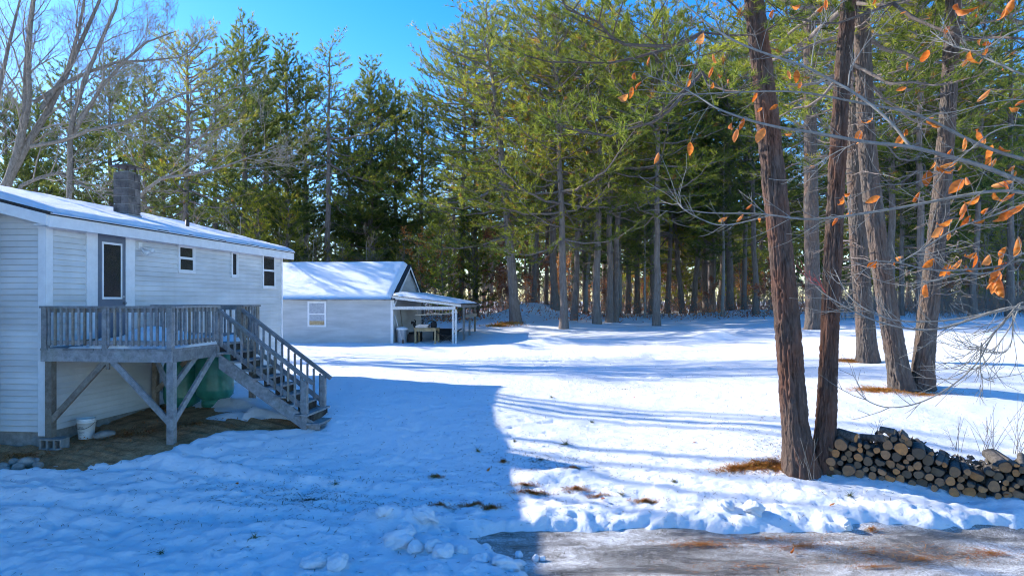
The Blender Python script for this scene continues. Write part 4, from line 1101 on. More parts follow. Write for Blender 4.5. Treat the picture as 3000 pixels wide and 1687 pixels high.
def gen_pine(seed, H=20, cb=0.38, Rr=4.0, r0=0.27, style='pitch', dens=1.0, tn=12, ln=0.15, wd=0.02, dead=14, step=0.55, per=4, brown=0.03, bare=0.55, thick=1.0):
    """pine: returns trunk mesh, limbs mesh, crown mesh"""
    rs = np.random.RandomState(seed)
    tr = Limbs(12); lb = Limbs(4)
    zz = np.linspace(-0.4, H * 0.97, 22)
    wob = np.cumsum(rs.normal(0, 0.035, (22, 2)), axis=0); wob -= wob[1]
    cx = np.interp; ctr = np.stack([wob[:, 0], wob[:, 1], zz], 1)
    rad = r0 * (1 - zz / H) ** 0.8 + 0.02; rad[0] *= 1.5; rad[1] *= 1.18
    i0 = len(tr.v)
    n = 12; an = np.arange(n) * 2 * np.pi / n
    lobes = 1 + 0.06 * np.sin(an * 3 + 1)[None] + rs.normal(0, 0.035, (22, n))
    ring = ctr[:, None, :] + np.stack([np.cos(an)[None] * rad[:, None] * lobes, np.sin(an)[None] * rad[:, None] * lobes, np.zeros((22, n))], -1)
    ii = np.arange(22 * n).reshape(22, n); jj = np.roll(ii, -1, 1)
    tf = np.stack([ii[:-1], jj[:-1], jj[1:], ii[1:]], -1).reshape(-1, 4)
    tmesh = (ring.reshape(-1, 3), tf)
    def tc(z): return np.array([np.interp(z, zz, wob[:, 0]), np.interp(z, zz, wob[:, 1]), z])
    P = []; D = []; TI = []
    z = H * cb
    az = rs.uniform(0, 6.28); ph = rs.uniform(0, 6.28)
    while z < H * 0.985:
        t = (z - H * cb) / (H * (1 - cb))
        if style == 'pitch':
            Lm = Rr * (0.7 + 0.3 * min(1, t * 4)) * (1 - t) ** 0.5 + 0.4
        else:
            Lm = Rr * (0.65 + 0.35 * min(1, t * 5)) * (1 - t) ** 0.62 + 0.35
        k = per if t < 0.9 else 3
        az += rs.uniform(0.3, 1.2)
        for q in range(k):
            a = az + q * 2 * np.pi / k + rs.normal(0, 0.25)
            Lb = Lm * (0.35 + 0.9 * rs.rand() ** 0.8) * (0.8 + 0.3 * np.sin(a + ph))
            lit = rs.uniform(0.05, 0.62)  # random needle tint of this branch
            if style == 'pitch': el = -0.25 + 0.85 * t + rs.normal(0, 0.16)
            else: el = 0.08 + 0.8 * t ** 1.2 + rs.normal(0, 0.16)
            m = max(4, int(Lb / 0.5) + 2)
            s = np.linspace(0, 1, m)
            dirx = np.array([np.cos(a), np.sin(a), 0])
            bend = (0.30 if style == 'pitch' else 0.22) * Lb
            sagg = -0.35 * (1 - t) * Lb if style == 'pitch' else -0.12 * (1 - t) * Lb
            path = tc(z) + dirx * (s * Lb * np.cos(el))[:, None]
            path[:, 2] += s * Lb * np.sin(el) + sagg * s * (1 - s) * 1.2 + bend * 0.5 * s ** 2.2
            path[1:] += rs.normal(0, 0.05 * Lb / m + 0.02, (m - 1, 3))
            rb = (0.012 + 0.012 * Lb * (0.8 if style != 'pitch' else 1)) * thick
            lb.add(path, rb, 0.006, 5 if Lb > 2 else 4)
            # branchlets
            sp = 0.26 / dens
            ns = max(2, int(Lb * 0.86 / sp))
            for j in range(ns):
                u = 0.18 + 0.82 * (j + rs.uniform(0.1, 0.9)) / ns
                p0 = np.array([np.interp(u, s, path[:, 0]), np.interp(u, s, path[:, 1]), np.interp(u, s, path[:, 2])])
                sgn = 1 if j % 2 else -1
                ba = a + sgn * rs.uniform(0.5, 1.15)
                bl = (0.25 + 0.42 * Lb * (1 - u) ** 0.8 * rs.uniform(0.5, 1.1)) 
                bl = min(bl, 1.5)
                be = rs.normal(0.15, 0.22) + 0.3 * t
                bd = np.array([np.cos(ba) * np.cos(be), np.sin(ba) * np.cos(be), np.sin(be)])
                bm = 3
                bp = p0 + bd[None] * (np.linspace(0, bl, bm))[:, None]
                bp[:, 2] += 0.18 * bl * np.linspace(0, 1, bm) ** 2
                if bl > 0.3: lb.add(bp, 0.011, 0.005, 3)
                if u < 0.5 and rs.rand() < bare: continue
                nt_ = max(1, int(bl / (0.15 / dens)))
                base = lit + rs.uniform(-0.12, 0.22) + 0.12 * t
                for w_ in range(nt_):
                    f = (w_ + 1) / nt_
                    pp = p0 + bd * bl * f + rs.normal(0, 0.05, 3)
                    pp[2] += 0.18 * bl * f * f
                    P.append(pp); D.append(bd + np.array([0, 0, 0.35]))
                    TI.append(1.0 if rs.rand() < brown else min(0.93, max(0.0, base + rs.normal(0, 0.12))))
            P.append(path[-1]); D.append(path[-1] - path[-2]); TI.append(rs.uniform(0.3, 0.9))
        z += step * rs.uniform(0.7, 1.3) * (0.7 + 0.5 * (1 - t))
    for q in range(dead):          # dead stubs below the crown
        z = H * cb * rs.uniform(0.28, 1.0); a = rs.uniform(0, 6.28); Lb = rs.uniform(0.4, 2.0)
        s = np.linspace(0, 1, 5)
        path = tc(z) + np.stack([np.cos(a) * s * Lb, np.sin(a) * s * Lb, -0.25 * Lb * s * s + rs.normal(0, 0.04, 5)], 1)
        lb.add(path, 0.018, 0.004, 4)
        for j in range(rs.randint(1, 5)):
            u = rs.uniform(0.3, 0.95); p0 = tc(z) + np.array([np.cos(a) * u * Lb, np.sin(a) * u * Lb, -0.25 * Lb * u * u])
            a2 = a + rs.choice([-1, 1]) * rs.uniform(0.4, 1.1); l2 = rs.uniform(0.2, 0.7)
            lb.add(np.stack([p0, p0 + np.array([np.cos(a2) * l2, np.sin(a2) * l2, rs.uniform(-0.2, 0.15)])]), 0.007, 0.003, 3)
    D = np.array(D); D /= np.linalg.norm(D, axis=1, keepdims=True) + 1e-9
    P = np.array(P)
    return tmesh, lb, (P, D, np.array(TI)), rs

def make_pine(seed, barkm, needm, tn=12, ln=0.15, wd=0.02, spread=0.8, **kw):
    tm, lb, (P, D, TI), rs = gen_pine(seed, **kw)
    tme = np_mesh('trunk', tm[0], tm[1], True, M[barkm])
    cme = needle_mesh('crown', P, D, TI, rs, tn, ln, wd, spread, M[needm], lb, M[barkm])
    return dict(trunk=tme, crown=cme, cb=kw.get('cb', 0.4), H=kw.get('H', 20), r0=kw.get('r0', 0.27))

VAR = {}
VAR['near0'] = make_pine(1, 'bark_mid', 'needles', 11, 0.23, 0.032, H=21, cb=0.28, Rr=7.0, r0=0.29, style='pitch', dens=1.0, per=4, step=0.60, dead=26, brown=0.04)
VAR['near1'] = make_pine(2, 'bark_mid', 'needles', 11, 0.23, 0.032, H=20, cb=0.36, Rr=6.6, r0=0.25, style='pitch', dens=1.0, per=4, step=0.64, dead=28, brown=0.035)
VAR['near2'] = make_pine(3, 'bark_mid', 'needles', 10, 0.24, 0.034, H=22, cb=0.44, Rr=6.0, r0=0.26, style='pitch', dens=0.95, per=4, step=0.70, dead=40, brown=0.035)
VAR['hang'] = make_pine(8, 'bark_grey', 'needles', 30, 0.13, 0.011, H=20, cb=0.30, Rr=4.6, r0=0.26, style='pitch', dens=1.0, per=4, step=0.7, dead=0, brown=0.05, bare=0.2, thick=0.55)
VAR['white0'] = make_pine(4, 'bark_mid', 'needles_dark', 14, 0.29, 0.050, H=24, cb=0.14, Rr=6.2, r0=0.30, style='white', dens=0.95, per=5, step=0.62, dead=14, brown=0)
VAR['white1'] = make_pine(5, 'bark_mid', 'needles_dark', 14, 0.29, 0.050, H=22, cb=0.20, Rr=5.6, r0=0.26, style='white', dens=0.95, per=5, step=0.62, dead=14, brown=0)
VAR['white2'] = make_pine(6, 'bark_mid', 'needles_dark', 13, 0.29, 0.050, H=23, cb=0.34, Rr=5.6, r0=0.28, style='white', dens=0.9, per=5, step=0.68, dead=30, brown=0)
VAR['young'] = make_pine(7, 'bark_mid', 'needles', 11, 0.24, 0.040, H=9, cb=0.08, Rr=2.9, r0=0.10, style='white', dens=1.1, per=5, step=0.5, dead=3, brown=0.01)
for _k, _v in VAR.items(): print('VAR', _k, len(_v['crown'].polygons))

def put_tree(var, x, y, H, label, group=None, lean=(0, 0), rz=0, dia=None, z=None, cat='tree', name='pine_tree', bark=None, cs=1.0):
    v = VAR[var]; s = H / v['H']
    g = gz(x, y) if z is None else z
    t = link(name, None); t.empty_display_size = 0.3
    t.location = (x, y, g - 0.05)
    t.rotation_euler = (lean[0], lean[1], rz)
    tag(t, label, cat, group)
    for part in ('trunk', 'crown'):
        o = link(part, v[part], t)
        sx = s if part != 'trunk' or dia is None else dia / 2 / v['r0']
        if part == 'crown': sx *= cs
        o.scale = (sx, sx, s)
        if bark and part == 'trunk':
            o.material_slots[0].link = 'OBJECT'; o.material_slots[0].material = M[bark]
    return t
# ------------------------------------------------------------------ big pines near the drive
def bark_trunk(name, pts, rads, mat, parent, seed=0, amp=0.028, nt=112, ds=0.03, fx=19.0, fz=2.4, flare=0.0, top_open=True):
    """dense trunk with real furrows; pts in world, mesh relative to parent"""
    pts = np.array([tuple(p) for p in pts]); L_ = np.concatenate([[0], np.cumsum(np.linalg.norm(np.diff(pts, axis=0), axis=1))])
    zz = np.arange(0, L_[-1], ds)
    keep = (zz < 9.5) | (np.arange(len(zz)) % 6 == 0)
    # smooth the path
    c = np.stack([np.interp(zz, L_, pts[:, k]) for k in range(3)], 1)
    k_ = int(0.9 / ds); ker = np.ones(k_) / k_
    cp_ = np.pad(c, ((k_ // 2, k_ - 1 - k_ // 2), (0, 0)), mode='reflect', reflect_type='odd')
    c = np.stack([np.convolve(cp_[:, k], ker, 'valid') for k in range(3)], 1)
    c = c[keep]; zz = zz[keep]
    r = np.interp(zz, L_, rads)
    r = r * (1 + flare * np.exp(-zz / 0.28))
    th = np.linspace(0, 2 * np.pi, nt, endpoint=False)
    TH, ZZ = np.meshgrid(th, zz)
    u = TH / (2 * np.pi) * fx; uu = np.minimum(u, fx - u) * 1.0
    warp = 1.3 * fbm(TH * 3, ZZ * 2.4, seed + 3, 3)
    a = vnoise(u * 1.6 + warp, ZZ * fz * 0.55 + 0.5 * warp, seed); b = vnoise(u * 1.6 * 2.1 + warp * 1.5, ZZ * fz * 1.3, seed + 1)
    ridge = 1 - np.abs(2 * a - 1); ridge2 = 1 - np.abs(2 * b - 1)
    plate = np.clip((0.95 - ridge) * 4.0, 0, 1) * 0.7 + np.clip((0.9 - ridge2) * 3, 0, 1) * 0.3
    seam = np.clip(np.minimum(TH, 2 * np.pi - TH) / 0.15, 0, 1)
    dsp = amp * (plate - 0.6) + 0.35 * amp * fbm(u * 5, ZZ * 14, seed + 7, 3) + 0.05 * r[:, None] * fbm(TH * 1.3, ZZ * 0.8, seed + 9, 2) 
    root = 0.10 * np.exp(-ZZ / 0.22) * np.maximum(0, np.sin(TH * 4 + seed)) * flare
    rr = r[:, None] * 0.97 - 0.5 * amp + dsp * seam + root
    ang0 = math.pi / 2    # seam on the far side
    x = c[:, 0:1] + rr * np.cos(TH + ang0); y = c[:, 1:2] + rr * np.sin(TH + ang0); z = np.broadcast_to(c[:, 2:3], x.shape)
    v = np.stack([x, y, z], -1).reshape(-1, 3) - np.array(parent.location)
    n = len(zz); i = np.arange(n * nt).reshape(n, nt); j = np.roll(i, -1, 1)
    f = np.stack([i[:-1], j[:-1], j[1:], i[1:]], -1).reshape(-1, 4)
    return link(name, np_mesh(name, v, f, True, mat), parent)

def big_pine(label, stems, Y, barks, crown, group='tall pines beside the drive', base=None, amp=0.045, lean=None, cbase=(8.5, 8.5), cscale=0.95):
    """stems: list of [(px, py, width px), ...] from the base up"""
    px, py, _ = stems[0][0]
    gx_, gy_ = ground_px(px if base is None else base, py)
    Yb = gy_
    t = thing('pine_tree', label, 'tree', (gx_, gy_, gz(gx_, gy_)), 0, group)
    for si, st in enumerate(stems):
        pts = []; rad = []
        for k, (qx, qy, wpx) in enumerate(st):
            p = at(qx, qy, Yb + (0.04 * si)); 
            if k == 0: p.z = min(p.z, gz(p.x, p.y)) - 0.25
            pts.append(p); rad.append(wpx / 2 / F * Yb)
        d = (pts[-1] - pts[-2]).normalized()
        top = pts[-1] + d * (13.5 - (pts[-1].z - t.location.z)) / max(d.z, .5) + Vector((0, 0, 0.5)) if pts[-1].z - t.location.z < 13 else pts[-1]
        pts.append(top); rad.append(rad[-1] * 0.62)
        bark_trunk('trunk', pts, rad, M[barks[si]], t, seed=si * 7 + int(px) % 13, flare=0.35 if si == 0 or len(stems) > 1 else 0.35, amp=amp)
        # crown on top of the stem
        v = VAR[crown[si]]
        o = link('crown', v['crown'], t)
        s = cscale; o.scale = (s, s, s)
        cz = cbase[si] - v['cb'] * v['H'] * s
        o.location = (top.x - t.location.x, top.y - t.location.y, cz); o.rotation_euler = (0, 0, 1.3 * si + px)
        # leader inside the crown
        Ltop = MB().tube([top - Vector(t.location) - d * 0.6, top - Vector(t.location) + Vector((0.05, 0, 3)), top - Vector(t.location) + Vector((0, 0, max(3.5, cz + v['H'] * s * 0.97 - (top.z - t.location.z))))], [rad[-1] * 1.0, rad[-1] * 0.6, 0.03], 10).build('leader', M[barks[si]], t)
    return t

PA = big_pine('twin-stemmed reddish pine at the end of the log pile', [
      [(2352, 1385, 122), (2343, 1330, 94), (2330, 1250, 80), (2310, 1000, 76), (2290, 760, 72), (2270, 560, 72), (2246, 330, 68), (2226, 150, 62), (2208, 0, 58)],
      [(2412, 1385, 88), (2415, 1320, 70), (2420, 1240, 62), (2426, 1100, 56), (2434, 900, 54), (2447, 600, 52), (2460, 350, 50), (2474, 150, 48), (2486, 0, 46)]],
      11, ['bark_red', 'bark_red'], ['hang', 'hang'], cbase=(6.3, 7.4), cscale=1.0)
PC = big_pine('forked grey pine, its two stems spreading in a V beyond the log pile', [
      [(2650, 1140, 78), (2628, 1060, 62), (2600, 900, 58), (2570, 700, 56), (2548, 520, 54), (2536, 350, 52), (2528, 150, 48), (2522, 0, 46)],
      [(2702, 1148, 76), (2704, 1080, 62), (2716, 950, 58), (2738, 750, 54), (2760, 550, 52), (2776, 350, 48), (2786, 150, 44), (2792, 0, 42)]],
      17, ['bark_grey', 'bark_grey'], ['near1', 'near2'], cbase=(8.0, 9.0))
PB = big_pine('straight grey pine between the twin-stemmed and the forked pine, ochre needles at its foot', [
      [(2545, 1066, 72), (2540, 1020, 58), (2530, 900, 52), (2515, 700, 50), (2505, 500, 48), (2500, 300, 45), (2500, 100, 42), (2500, 0, 40)]],
      22, ['bark_grey'], ['near2'], cbase=(8.5, 9))
PD = big_pine('stout grey pine standing behind the twin stems at the edge of the shade', [
      [(2385, 968, 58), (2383, 930, 48), (2380, 800, 44), (2376, 600, 42), (2374, 400, 38), (2372, 100, 34), (2372, 0, 33)]],
      34, ['bark_grey'], ['near1'], amp=0.035)

# ------------------------------------------------------------------ pines along the edge of the wood
ords = ['first', 'second', 'third', 'fourth', 'fifth', 'sixth', 'seventh', 'eighth', 'ninth', 'tenth', 'eleventh', 'twelfth', 'thirteenth', 'fourteenth', 'fifteenth', 'sixteenth', 'seventeenth', 'eighteenth', 'nineteenth', 'twentieth', 'twenty-first', 'twenty-second', 'twenty-third', 'twenty-fourth', 'twenty-fifth', 'twenty-sixth', 'twenty-seventh', 'twenty-eighth', 'twenty-ninth', 'thirtieth'] + ['%d%s' % (i, {1: 'st', 2: 'nd', 3: 'rd'}.get(i % 10, 'th')) for i in range(31, 140)]
edge = [  # px, py of the foot, width px, lean (px sideways per px up), kind, height, label
 (1510, 948, 28, -0.10, 'near0', 21, 'leaning pine with an ochre mossy foot, first one past the lean-to', None),
 (1627, 933, 21, -0.02, 'near1', 21, 'dark pine behind the snow mound in the wood edge', None),
 (1652, 966, 22, 0.06, 'near0', 20, 'reddish pine whose foot stands closest to the lawn in mid wood', None),
 (1683, 942, 17, 0.09, 'near2', 21, 'slim pine leaning against the reddish pine near the lawn', None),
 (1747, 952, 21, 0.03, 'near1', 22, 'straight tall pine with an even trunk in mid wood', None),
 (1786, 948, 19, 0.02, 'near2', 22, 'pine sharing its foot with a leaning neighbour', None),
 (1802, 947, 19, 0.07, 'near2', 20, 'leaning pine that forks from the same foot as its neighbour', None),
 (1838, 921, 15, -0.05, 'white2', 22, 'thin dark pine behind the forked pair', None),
 (1868, 921, 16, 0.0, 'white1', 21, 'slender dark pine next to the pale sapling', None),
 (1908, 923, 14, -0.02, 'white2', 22, 'slim pine close behind the brown-barked one', None),
 (1922, 958, 20, 0.0, 'near1', 20, 'brown-barked pine with dry weeds around its foot', None),
 (2000, 921, 16, -0.12, 'near2', 20, 'pine leaning towards the garage, left twin of two parallel trunks', None),
 (2030, 921, 16, -0.13, 'near1', 20, 'pine leaning towards the garage, second of two parallel trunks', None),
 (2066, 919, 15, -0.11, 'white2', 21, 'dark leaning pine beside the upright one', None),
 (2089, 919, 14, 0.03, 'white1', 22, 'dark upright pine beside the pale sapling trunk', None),
 (2140, 921, 20, -0.02, 'near2', 22, 'dark pine just behind the pale grey birch-like trunk', None),
 (2215, 925, 16, 0.02, 'white2', 22, 'dark pine seen just before the twin-stemmed pine', None),
 (2610, 935, 22, 0.02, 'near2', 22, 'dark pine showing between the straight and forked pines', None),
 (2640, 930, 14, 0.0, 'white1', 22, 'thin dark pine showing inside the fork of the V', None),
 (2700, 940, 22, -0.02, 'near1', 21, 'grey pine standing behind the stem of the forked pine', None),
 (2850, 930, 18, 0.03, 'white2', 21, 'dark pine beyond the brush at the picture edge', None),
 (2960, 930, 20, 0.0, 'near2', 21, 'last dark pine of the wood edge, behind the beech leaves', None)]
for px, py, wpx, ln_, kind, H, lab, bark in edge:
    x, y = ground_px(px, py)
    y = min(y, 66); x = (px - 1500) / F * y
    put_tree(kind, x, y, H, lab, 'pines along the edge of the wood', (0, math.atan(ln_)), (px * 0.37) % 6.28, wpx / F * y, cs=1.2 if wpx >= 20 else 1.0)
# more of the wood edge, their crowns closing the canopy
for px, Y, wpx, kind, H, lab in [(1350, 58, 15, 'near0', 24, 'grey pine beyond the lean-to posts'), (1395, 57, 14, 'near1', 25, 'grey pine left of the leaning pine, its crown against the sky'), (1565, 54, 13, 'near0', 26, 'slim pine rising behind the ploughed snow mound'), (1600, 62, 13, 'near1', 26, 'slim dark pine left of the dark mound pine'), (1715, 60, 13, 'near0', 26, 'dim pine behind the pale crooked sapling'), (1770, 66, 13, 'near1', 27, 'dim pine between the straight and forked pines'), (1955, 58, 14, 'near0', 25, 'pine right of the brown-barked one'), (1980, 70, 13, 'near1', 27, 'dim pine left of the parallel leaning trunks'), (2110, 66, 14, 'near0', 27, 'dim pine behind the pale birch-like trunk'), (2180, 56, 14, 'near1', 25, 'pine in the gap before the twin-stemmed pine'), (2265, 60, 14, 'near0', 26, 'dim pine hidden by the reddish twin stem'), (2440, 58, 14, 'near1', 26, 'dim pine hidden by the second reddish stem'), (2580, 66, 14, 'near0', 26, 'dim pine between the straight pine and the fork'), (2690, 70, 15, 'white0', 24, 'dense pine far behind the fork of the V'), (2830, 74, 15, 'white0', 23, 'dense pine far behind the brush'), (2930, 72, 15, 'white1', 24, 'dense pine far behind the beech twigs'), (2995, 66, 15, 'white0', 23, 'dense pine at the very picture edge behind the beech'), (3060, 62, 15, 'white1', 23, 'pine cut by the picture edge beyond the brush'), (2760, 82, 15, 'white0', 25, 'farthest dense pine seen past the forked pine'), (2780, 60, 15, 'near0', 24, 'pine past the forked pine above the brush'), (2900, 64, 15, 'near1', 24, 'pine behind the beech leaf clusters')]:
    x = (px - 1500) / F * Y
    put_tree(kind, x, Y, H, lab, 'pines along the edge of the wood', (0, 0.02), (px * 0.53) % 6.28, wpx / F * Y)
# pale smooth trunks
for px, py, wpx, ln_, H, lab in [(1712, 927, 12, -0.10, 9, 'pale crooked sapling trunk bending between the dark pines'), (1817, 929, 10, 0.02, 11, 'pale straight trunk behind the forked pair of pines'), (1889, 933, 7, 0.0, 10, 'thinnest pale sapling beside the slender dark pine'), (2118, 929, 10, 0.01, 13, 'pale grey birch-like trunk at the lawn edge')]:
    x, y = ground_px(px, py); y = min(y, 62); x = (px - 1500) / F * y
    put_tree('white2', x, y, H, lab, 'pale young trunks in the wood edge', (0, math.atan(ln_)), px, wpx / F * y, bark='bark_pale')
# tall conifers behind house and garage, placed by their tops
tall = [(715, 58, 54, 'white0', 'tallest broad white pine rising between chimney and open sky'), (838, 128, 60, 'white1', 'narrow white pine just beside the tallest one'), (960, 120, 52, 'near2', 'open-crowned pine standing alone against the blue sky'), (1085, 188, 60, 'white1', 'pointed pine next to the open-crowned one'), (1165, 232, 64, 'white1', 'small pointed pine at the foot of the blue gap'), (1235, 255, 66, 'white0', 'dark pine closing the blue gap beside the big canopy'),
        (540, 100, 47, 'near1', 'round-topped pine crossed by bare maple branches'), (425, 185, 48, 'white2', 'white pine half veiled by maple twigs above the chimney'), (325, 150, 64, 'white0', 'dark white pine behind the maple trunk'), (205, 190, 62, 'white2', 'pine showing between the two maple stems'), (105, 235, 58, 'white0', 'pine behind the leftmost maple stems'), (15, 265, 54, 'white1', 'pine at the picture edge behind the house roof'),
        (630, 200, 66, 'white2', 'second-row pine between the two tall white pines'), (775, 240, 68, 'white0', 'second-row pine over the far end of the house roof'), (900, 225, 66, 'white2', 'second-row pine above the garage window'), (1025, 270, 62, 'white0', 'second-row dense pine over the garage ridge'), (480, 300, 70, 'white0', 'second-row dark pine right above the chimney cap'), (260, 300, 72, 'white1', 'second-row dark pine low behind the maple')]
for px, py, Y, kind, lab in tall:
    x = (px - 1500) / F * Y; g = gz(x, Y); top = CAMH - (py - HORY) / F * Y
    put_tree(kind, x, Y, top - g, lab, 'tall conifers behind the house and garage', (0, 0), (px * 0.61) % 6.28)
# deeper in the wood
rng = random.Random(5)
deep = []
for row, (Yr, n, x0, x1) in enumerate([(76, 13, 1250, 3050), (86, 16, 300, 3050), (98, 18, -50, 3100)]):
    for i in range(n):
        px = x0 + (x1 - x0) * (i + rng.uniform(0.15, 0.85)) / n
        Y = Yr + rng.uniform(-4, 4)
        deep.append((px, Y, row))
deep.sort()
cnt = [0, 0, 0]
for px, Y, row in deep:
    kind = rng.choice(['white2', 'near2', 'near1', 'near2'] if px > 1250 else ['white0', 'white1', 'white0'])
    H = rng.uniform(17, 23) if px > 1250 else rng.uniform(12, 16.5)
    x = (px - 1500) / F * Y
    lab = '%s dim pine trunk from the house side in the %s rank deep in the wood' % (ords[cnt[row]], ords[row]); cnt[row] += 1
    put_tree(kind, x, Y, H, lab, 'dim pines deep in the wood', (rng.uniform(-.03, .03), rng.uniform(-.06, .06)), rng.uniform(0, 6.28), rng.uniform(0.35, 0.6))
# the wood beyond, one dark mass
def far_wood():
    rs_ = np.random.RandomState(3); n = 15000
    Y = rs_.uniform(108, 128, n); px = rs_.uniform(-300, 3300, n); x = (px - 1500) / F * Y
    hmax = np.where(px < 1250, 9 + 3 * fbm(px / 90, px * 0, 4, 3), 16 + 4 * fbm(px / 90, px * 0, 4, 3))
    z = 3 + rs_.uniform(0, 1, n) ** 0.9 * (hmax - 3)
    P = np.stack([x, Y, z + 2.1], 1); D = rs_.normal(0, 1, (n, 3)) * [1, 1, 0.3]; D /= np.linalg.norm(D, axis=1, keepdims=True)
    lb = Limbs(5)
    for k in range(170):
        Yk = rs_.uniform(104, 126); xk = (rs_.uniform(-300, 3300) - 1500) / F * Yk
        lb.add(np.array([[xk, Yk, 1.8], [xk + rs_.normal(0, .3), Yk, 9], [xk + rs_.normal(0, .5), Yk, 15]]), 0.25, 0.1, 5)
    o = link('distant_wood', needle_mesh('distant_wood', P, D, rs_.uniform(0, 0.6, n), rs_, 5, 1.1, 0.5, 1.0, M['needles_dark'], lb, M['bark_mid']))
    tag(o, 'dark mass of the wood far behind the trunks', 'wood', kind='stuff')
far_wood()
# smaller conifers filling the wood behind house and garage
for k, px in enumerate([40, 150, 270, 370, 455, 560, 660, 760, 880, 1000, 1120]):
    Y = 62 + (k * 7 % 15); x = (px - 1500) / F * Y
    put_tree(['white0', 'white1'][k % 2], x, Y, 10.5 + (k * 5 % 7) * 0.8, '%s lower conifer from the picture edge in the rank behind the tall ones' % ords[k], 'lower conifers behind the house and garage', (0, 0), k * 1.1)
# young bright pines
for px, Y, H, lab in [(760, 47, 8.5, 'bright yellow-green young pine over the far corner of the house'), (850, 50, 9.5, 'bright yellow-green young pine above the garage roof'), (925, 52, 7.0, 'small bright young pine behind the garage window'), (1000, 50, 6.0, 'dark small young pine behind the garage ridge'), (640, 49, 6.5, 'dark young pine behind the vent pipe'), (1300, 49, 7.5, 'young pine with drooping tips behind the lean-to'), (1390, 56, 8.5, 'taller young pine beyond the lean-to posts'), (1180, 53, 6.5, 'young pine hidden behind the garage gable'),
                      (2000, 62, 9, 'young green pine between leaning trunks in the wood'), (1860, 66, 10, 'dark green young pine in the middle of the wood'), (2180, 64, 9, 'young pine left of the twin-stemmed trunk'), (2560, 60, 8, 'young pine low between the grey trunks'), (2820, 58, 9, 'young pine above the brown brush'), (2940, 56, 8, 'young pine behind the lowest beech leaves')]:
    x = (px - 1500) / F * Y
    put_tree('young', x, Y, H, lab, 'young pines in the wood edge', (0, 0), px * 0.7, name='young_pine')

# ------------------------------------------------------------------ bare trees
def grow(lb, p, d, ln, r, lev, rs, up=0.12, maxlev=4, tips=None, kids=(5, 6, 5, 4), curl=0.16, rmin=0.006):
    m = 7 if lev < 2 else (5 if lev < 3 else 4)
    pts = [np.array(p, float)]; d = np.array(d, float); d /= np.linalg.norm(d)
    for i in range(m - 1):
        d = d + rs.normal(0, curl, 3) + np.array([0, 0, up * (0.6 if lev < 2 else 0.8)]); d /= np.linalg.norm(d)
        pts.append(pts[-1] + d * ln / (m - 1))
    pts = np.array(pts)
    lb.add(pts, max(r, rmin), max(rmin * 0.7, r * (0.35 if lev < maxlev else 0.4)), 7 if r > 0.06 else (4 if r > 0.015 else 3))
    spawn(lb, pts, r, ln, lev, rs, up, maxlev, tips, kids, curl)
def spawn(lb, pts, r, ln, lev, rs, up, maxlev, tips, kids, curl, u0=0.25):
    if lev >= maxlev:
        if tips is not None: tips.append((pts[-1], pts[-1] - pts[-2])); tips.append((pts[len(pts)//2], pts[-1] - pts[-2]))
        return
    seg = np.linspace(0, 1, len(pts))
    k = kids[min(lev, len(kids) - 1)]
    for j in range(k):
        u = u0 + (1 - u0) * (j + rs.uniform(0.2, 0.9)) / k
        u = min(u, 0.99)
        p0 = np.array([np.interp(u, seg, pts[:, q]) for q in range(3)])
        i = min(int(u * (len(pts) - 1)), len(pts) - 2)
        t = pts[i + 1] - pts[i]; t /= np.linalg.norm(t)
        a = rs.uniform(0, 6.28); _, s1, s2 = rot_basis(t)
        ang = rs.uniform(0.45, 0.95)
        dd = t * math.cos(ang) + (s1 * math.cos(a) + s2 * math.sin(a)) * math.sin(ang)
        grow(lb, p0, dd, ln * rs.uniform(0.32, 0.58) * (1.15 - 0.45 * u), r * (1 - 0.6 * u) * rs.uniform(0.38, 0.6), lev + 1, rs, up, maxlev, tips, kids, curl)

rs = np.random.RandomState(77)
MY = 34.0
t = thing('bare_maple', 'big bare many-stemmed maple behind the house roof', 'tree', (float(at(20, 600, MY).x), MY, gz(at(20, 600, MY).x, MY)))
ori = np.array(t.location)
stems = [[(15, 560, 46), (50, 450, 40), (75, 330, 34), (78, 200, 29), (90, 60, 24), (105, -60, 18), (110, -260, 10)],
         [(10, 555, 44), (70, 420, 38), (120, 320, 33), (165, 220, 28), (215, 110, 22), (265, 0, 16), (310, -120, 9)],
         [(60, 430, 28), (100, 300, 24), (110, 150, 20), (135, 0, 15), (150, -150, 8)],
         [(120, 320, 24), (175, 200, 20), (190, 60, 16), (200, -60, 10)],
         [(205, 480, 26), (212, 400, 25), (232, 340, 24), (265, 250, 21), (310, 140, 17), (355, 40, 13), (380, -60, 8)],
         [(212, 400, 20), (280, 330, 18), (350, 270, 16), (420, 210, 13), (480, 160, 10), (560, 130, 5)],
         [(100, 300, 22), (170, 240, 20), (240, 195, 18), (310, 165, 15), (400, 160, 12), (500, 150, 7), (560, 120, 4)],
         [(90, 430, 20), (200, 420, 19), (300, 395, 17), (400, 380, 16), (480, 340, 13), (560, 300, 10), (680, 275, 5)],
         [(60, 545, 20), (110, 520, 18), (155, 505, 17), (200, 520, 14), (270, 560, 9), (300, 580, 5)],
         [(390, 600, 18), (440, 560, 17), (500, 530, 16), (600, 520, 13), (680, 500, 10), (760, 470, 7), (830, 440, 4)],
         [(-40, 560, 30), (-30, 300, 24), (-10, 120, 18), (20, -40, 10)]]
trunk = Limbs(12); tw = Limbs(4)
p0 = at(25, 820, MY)
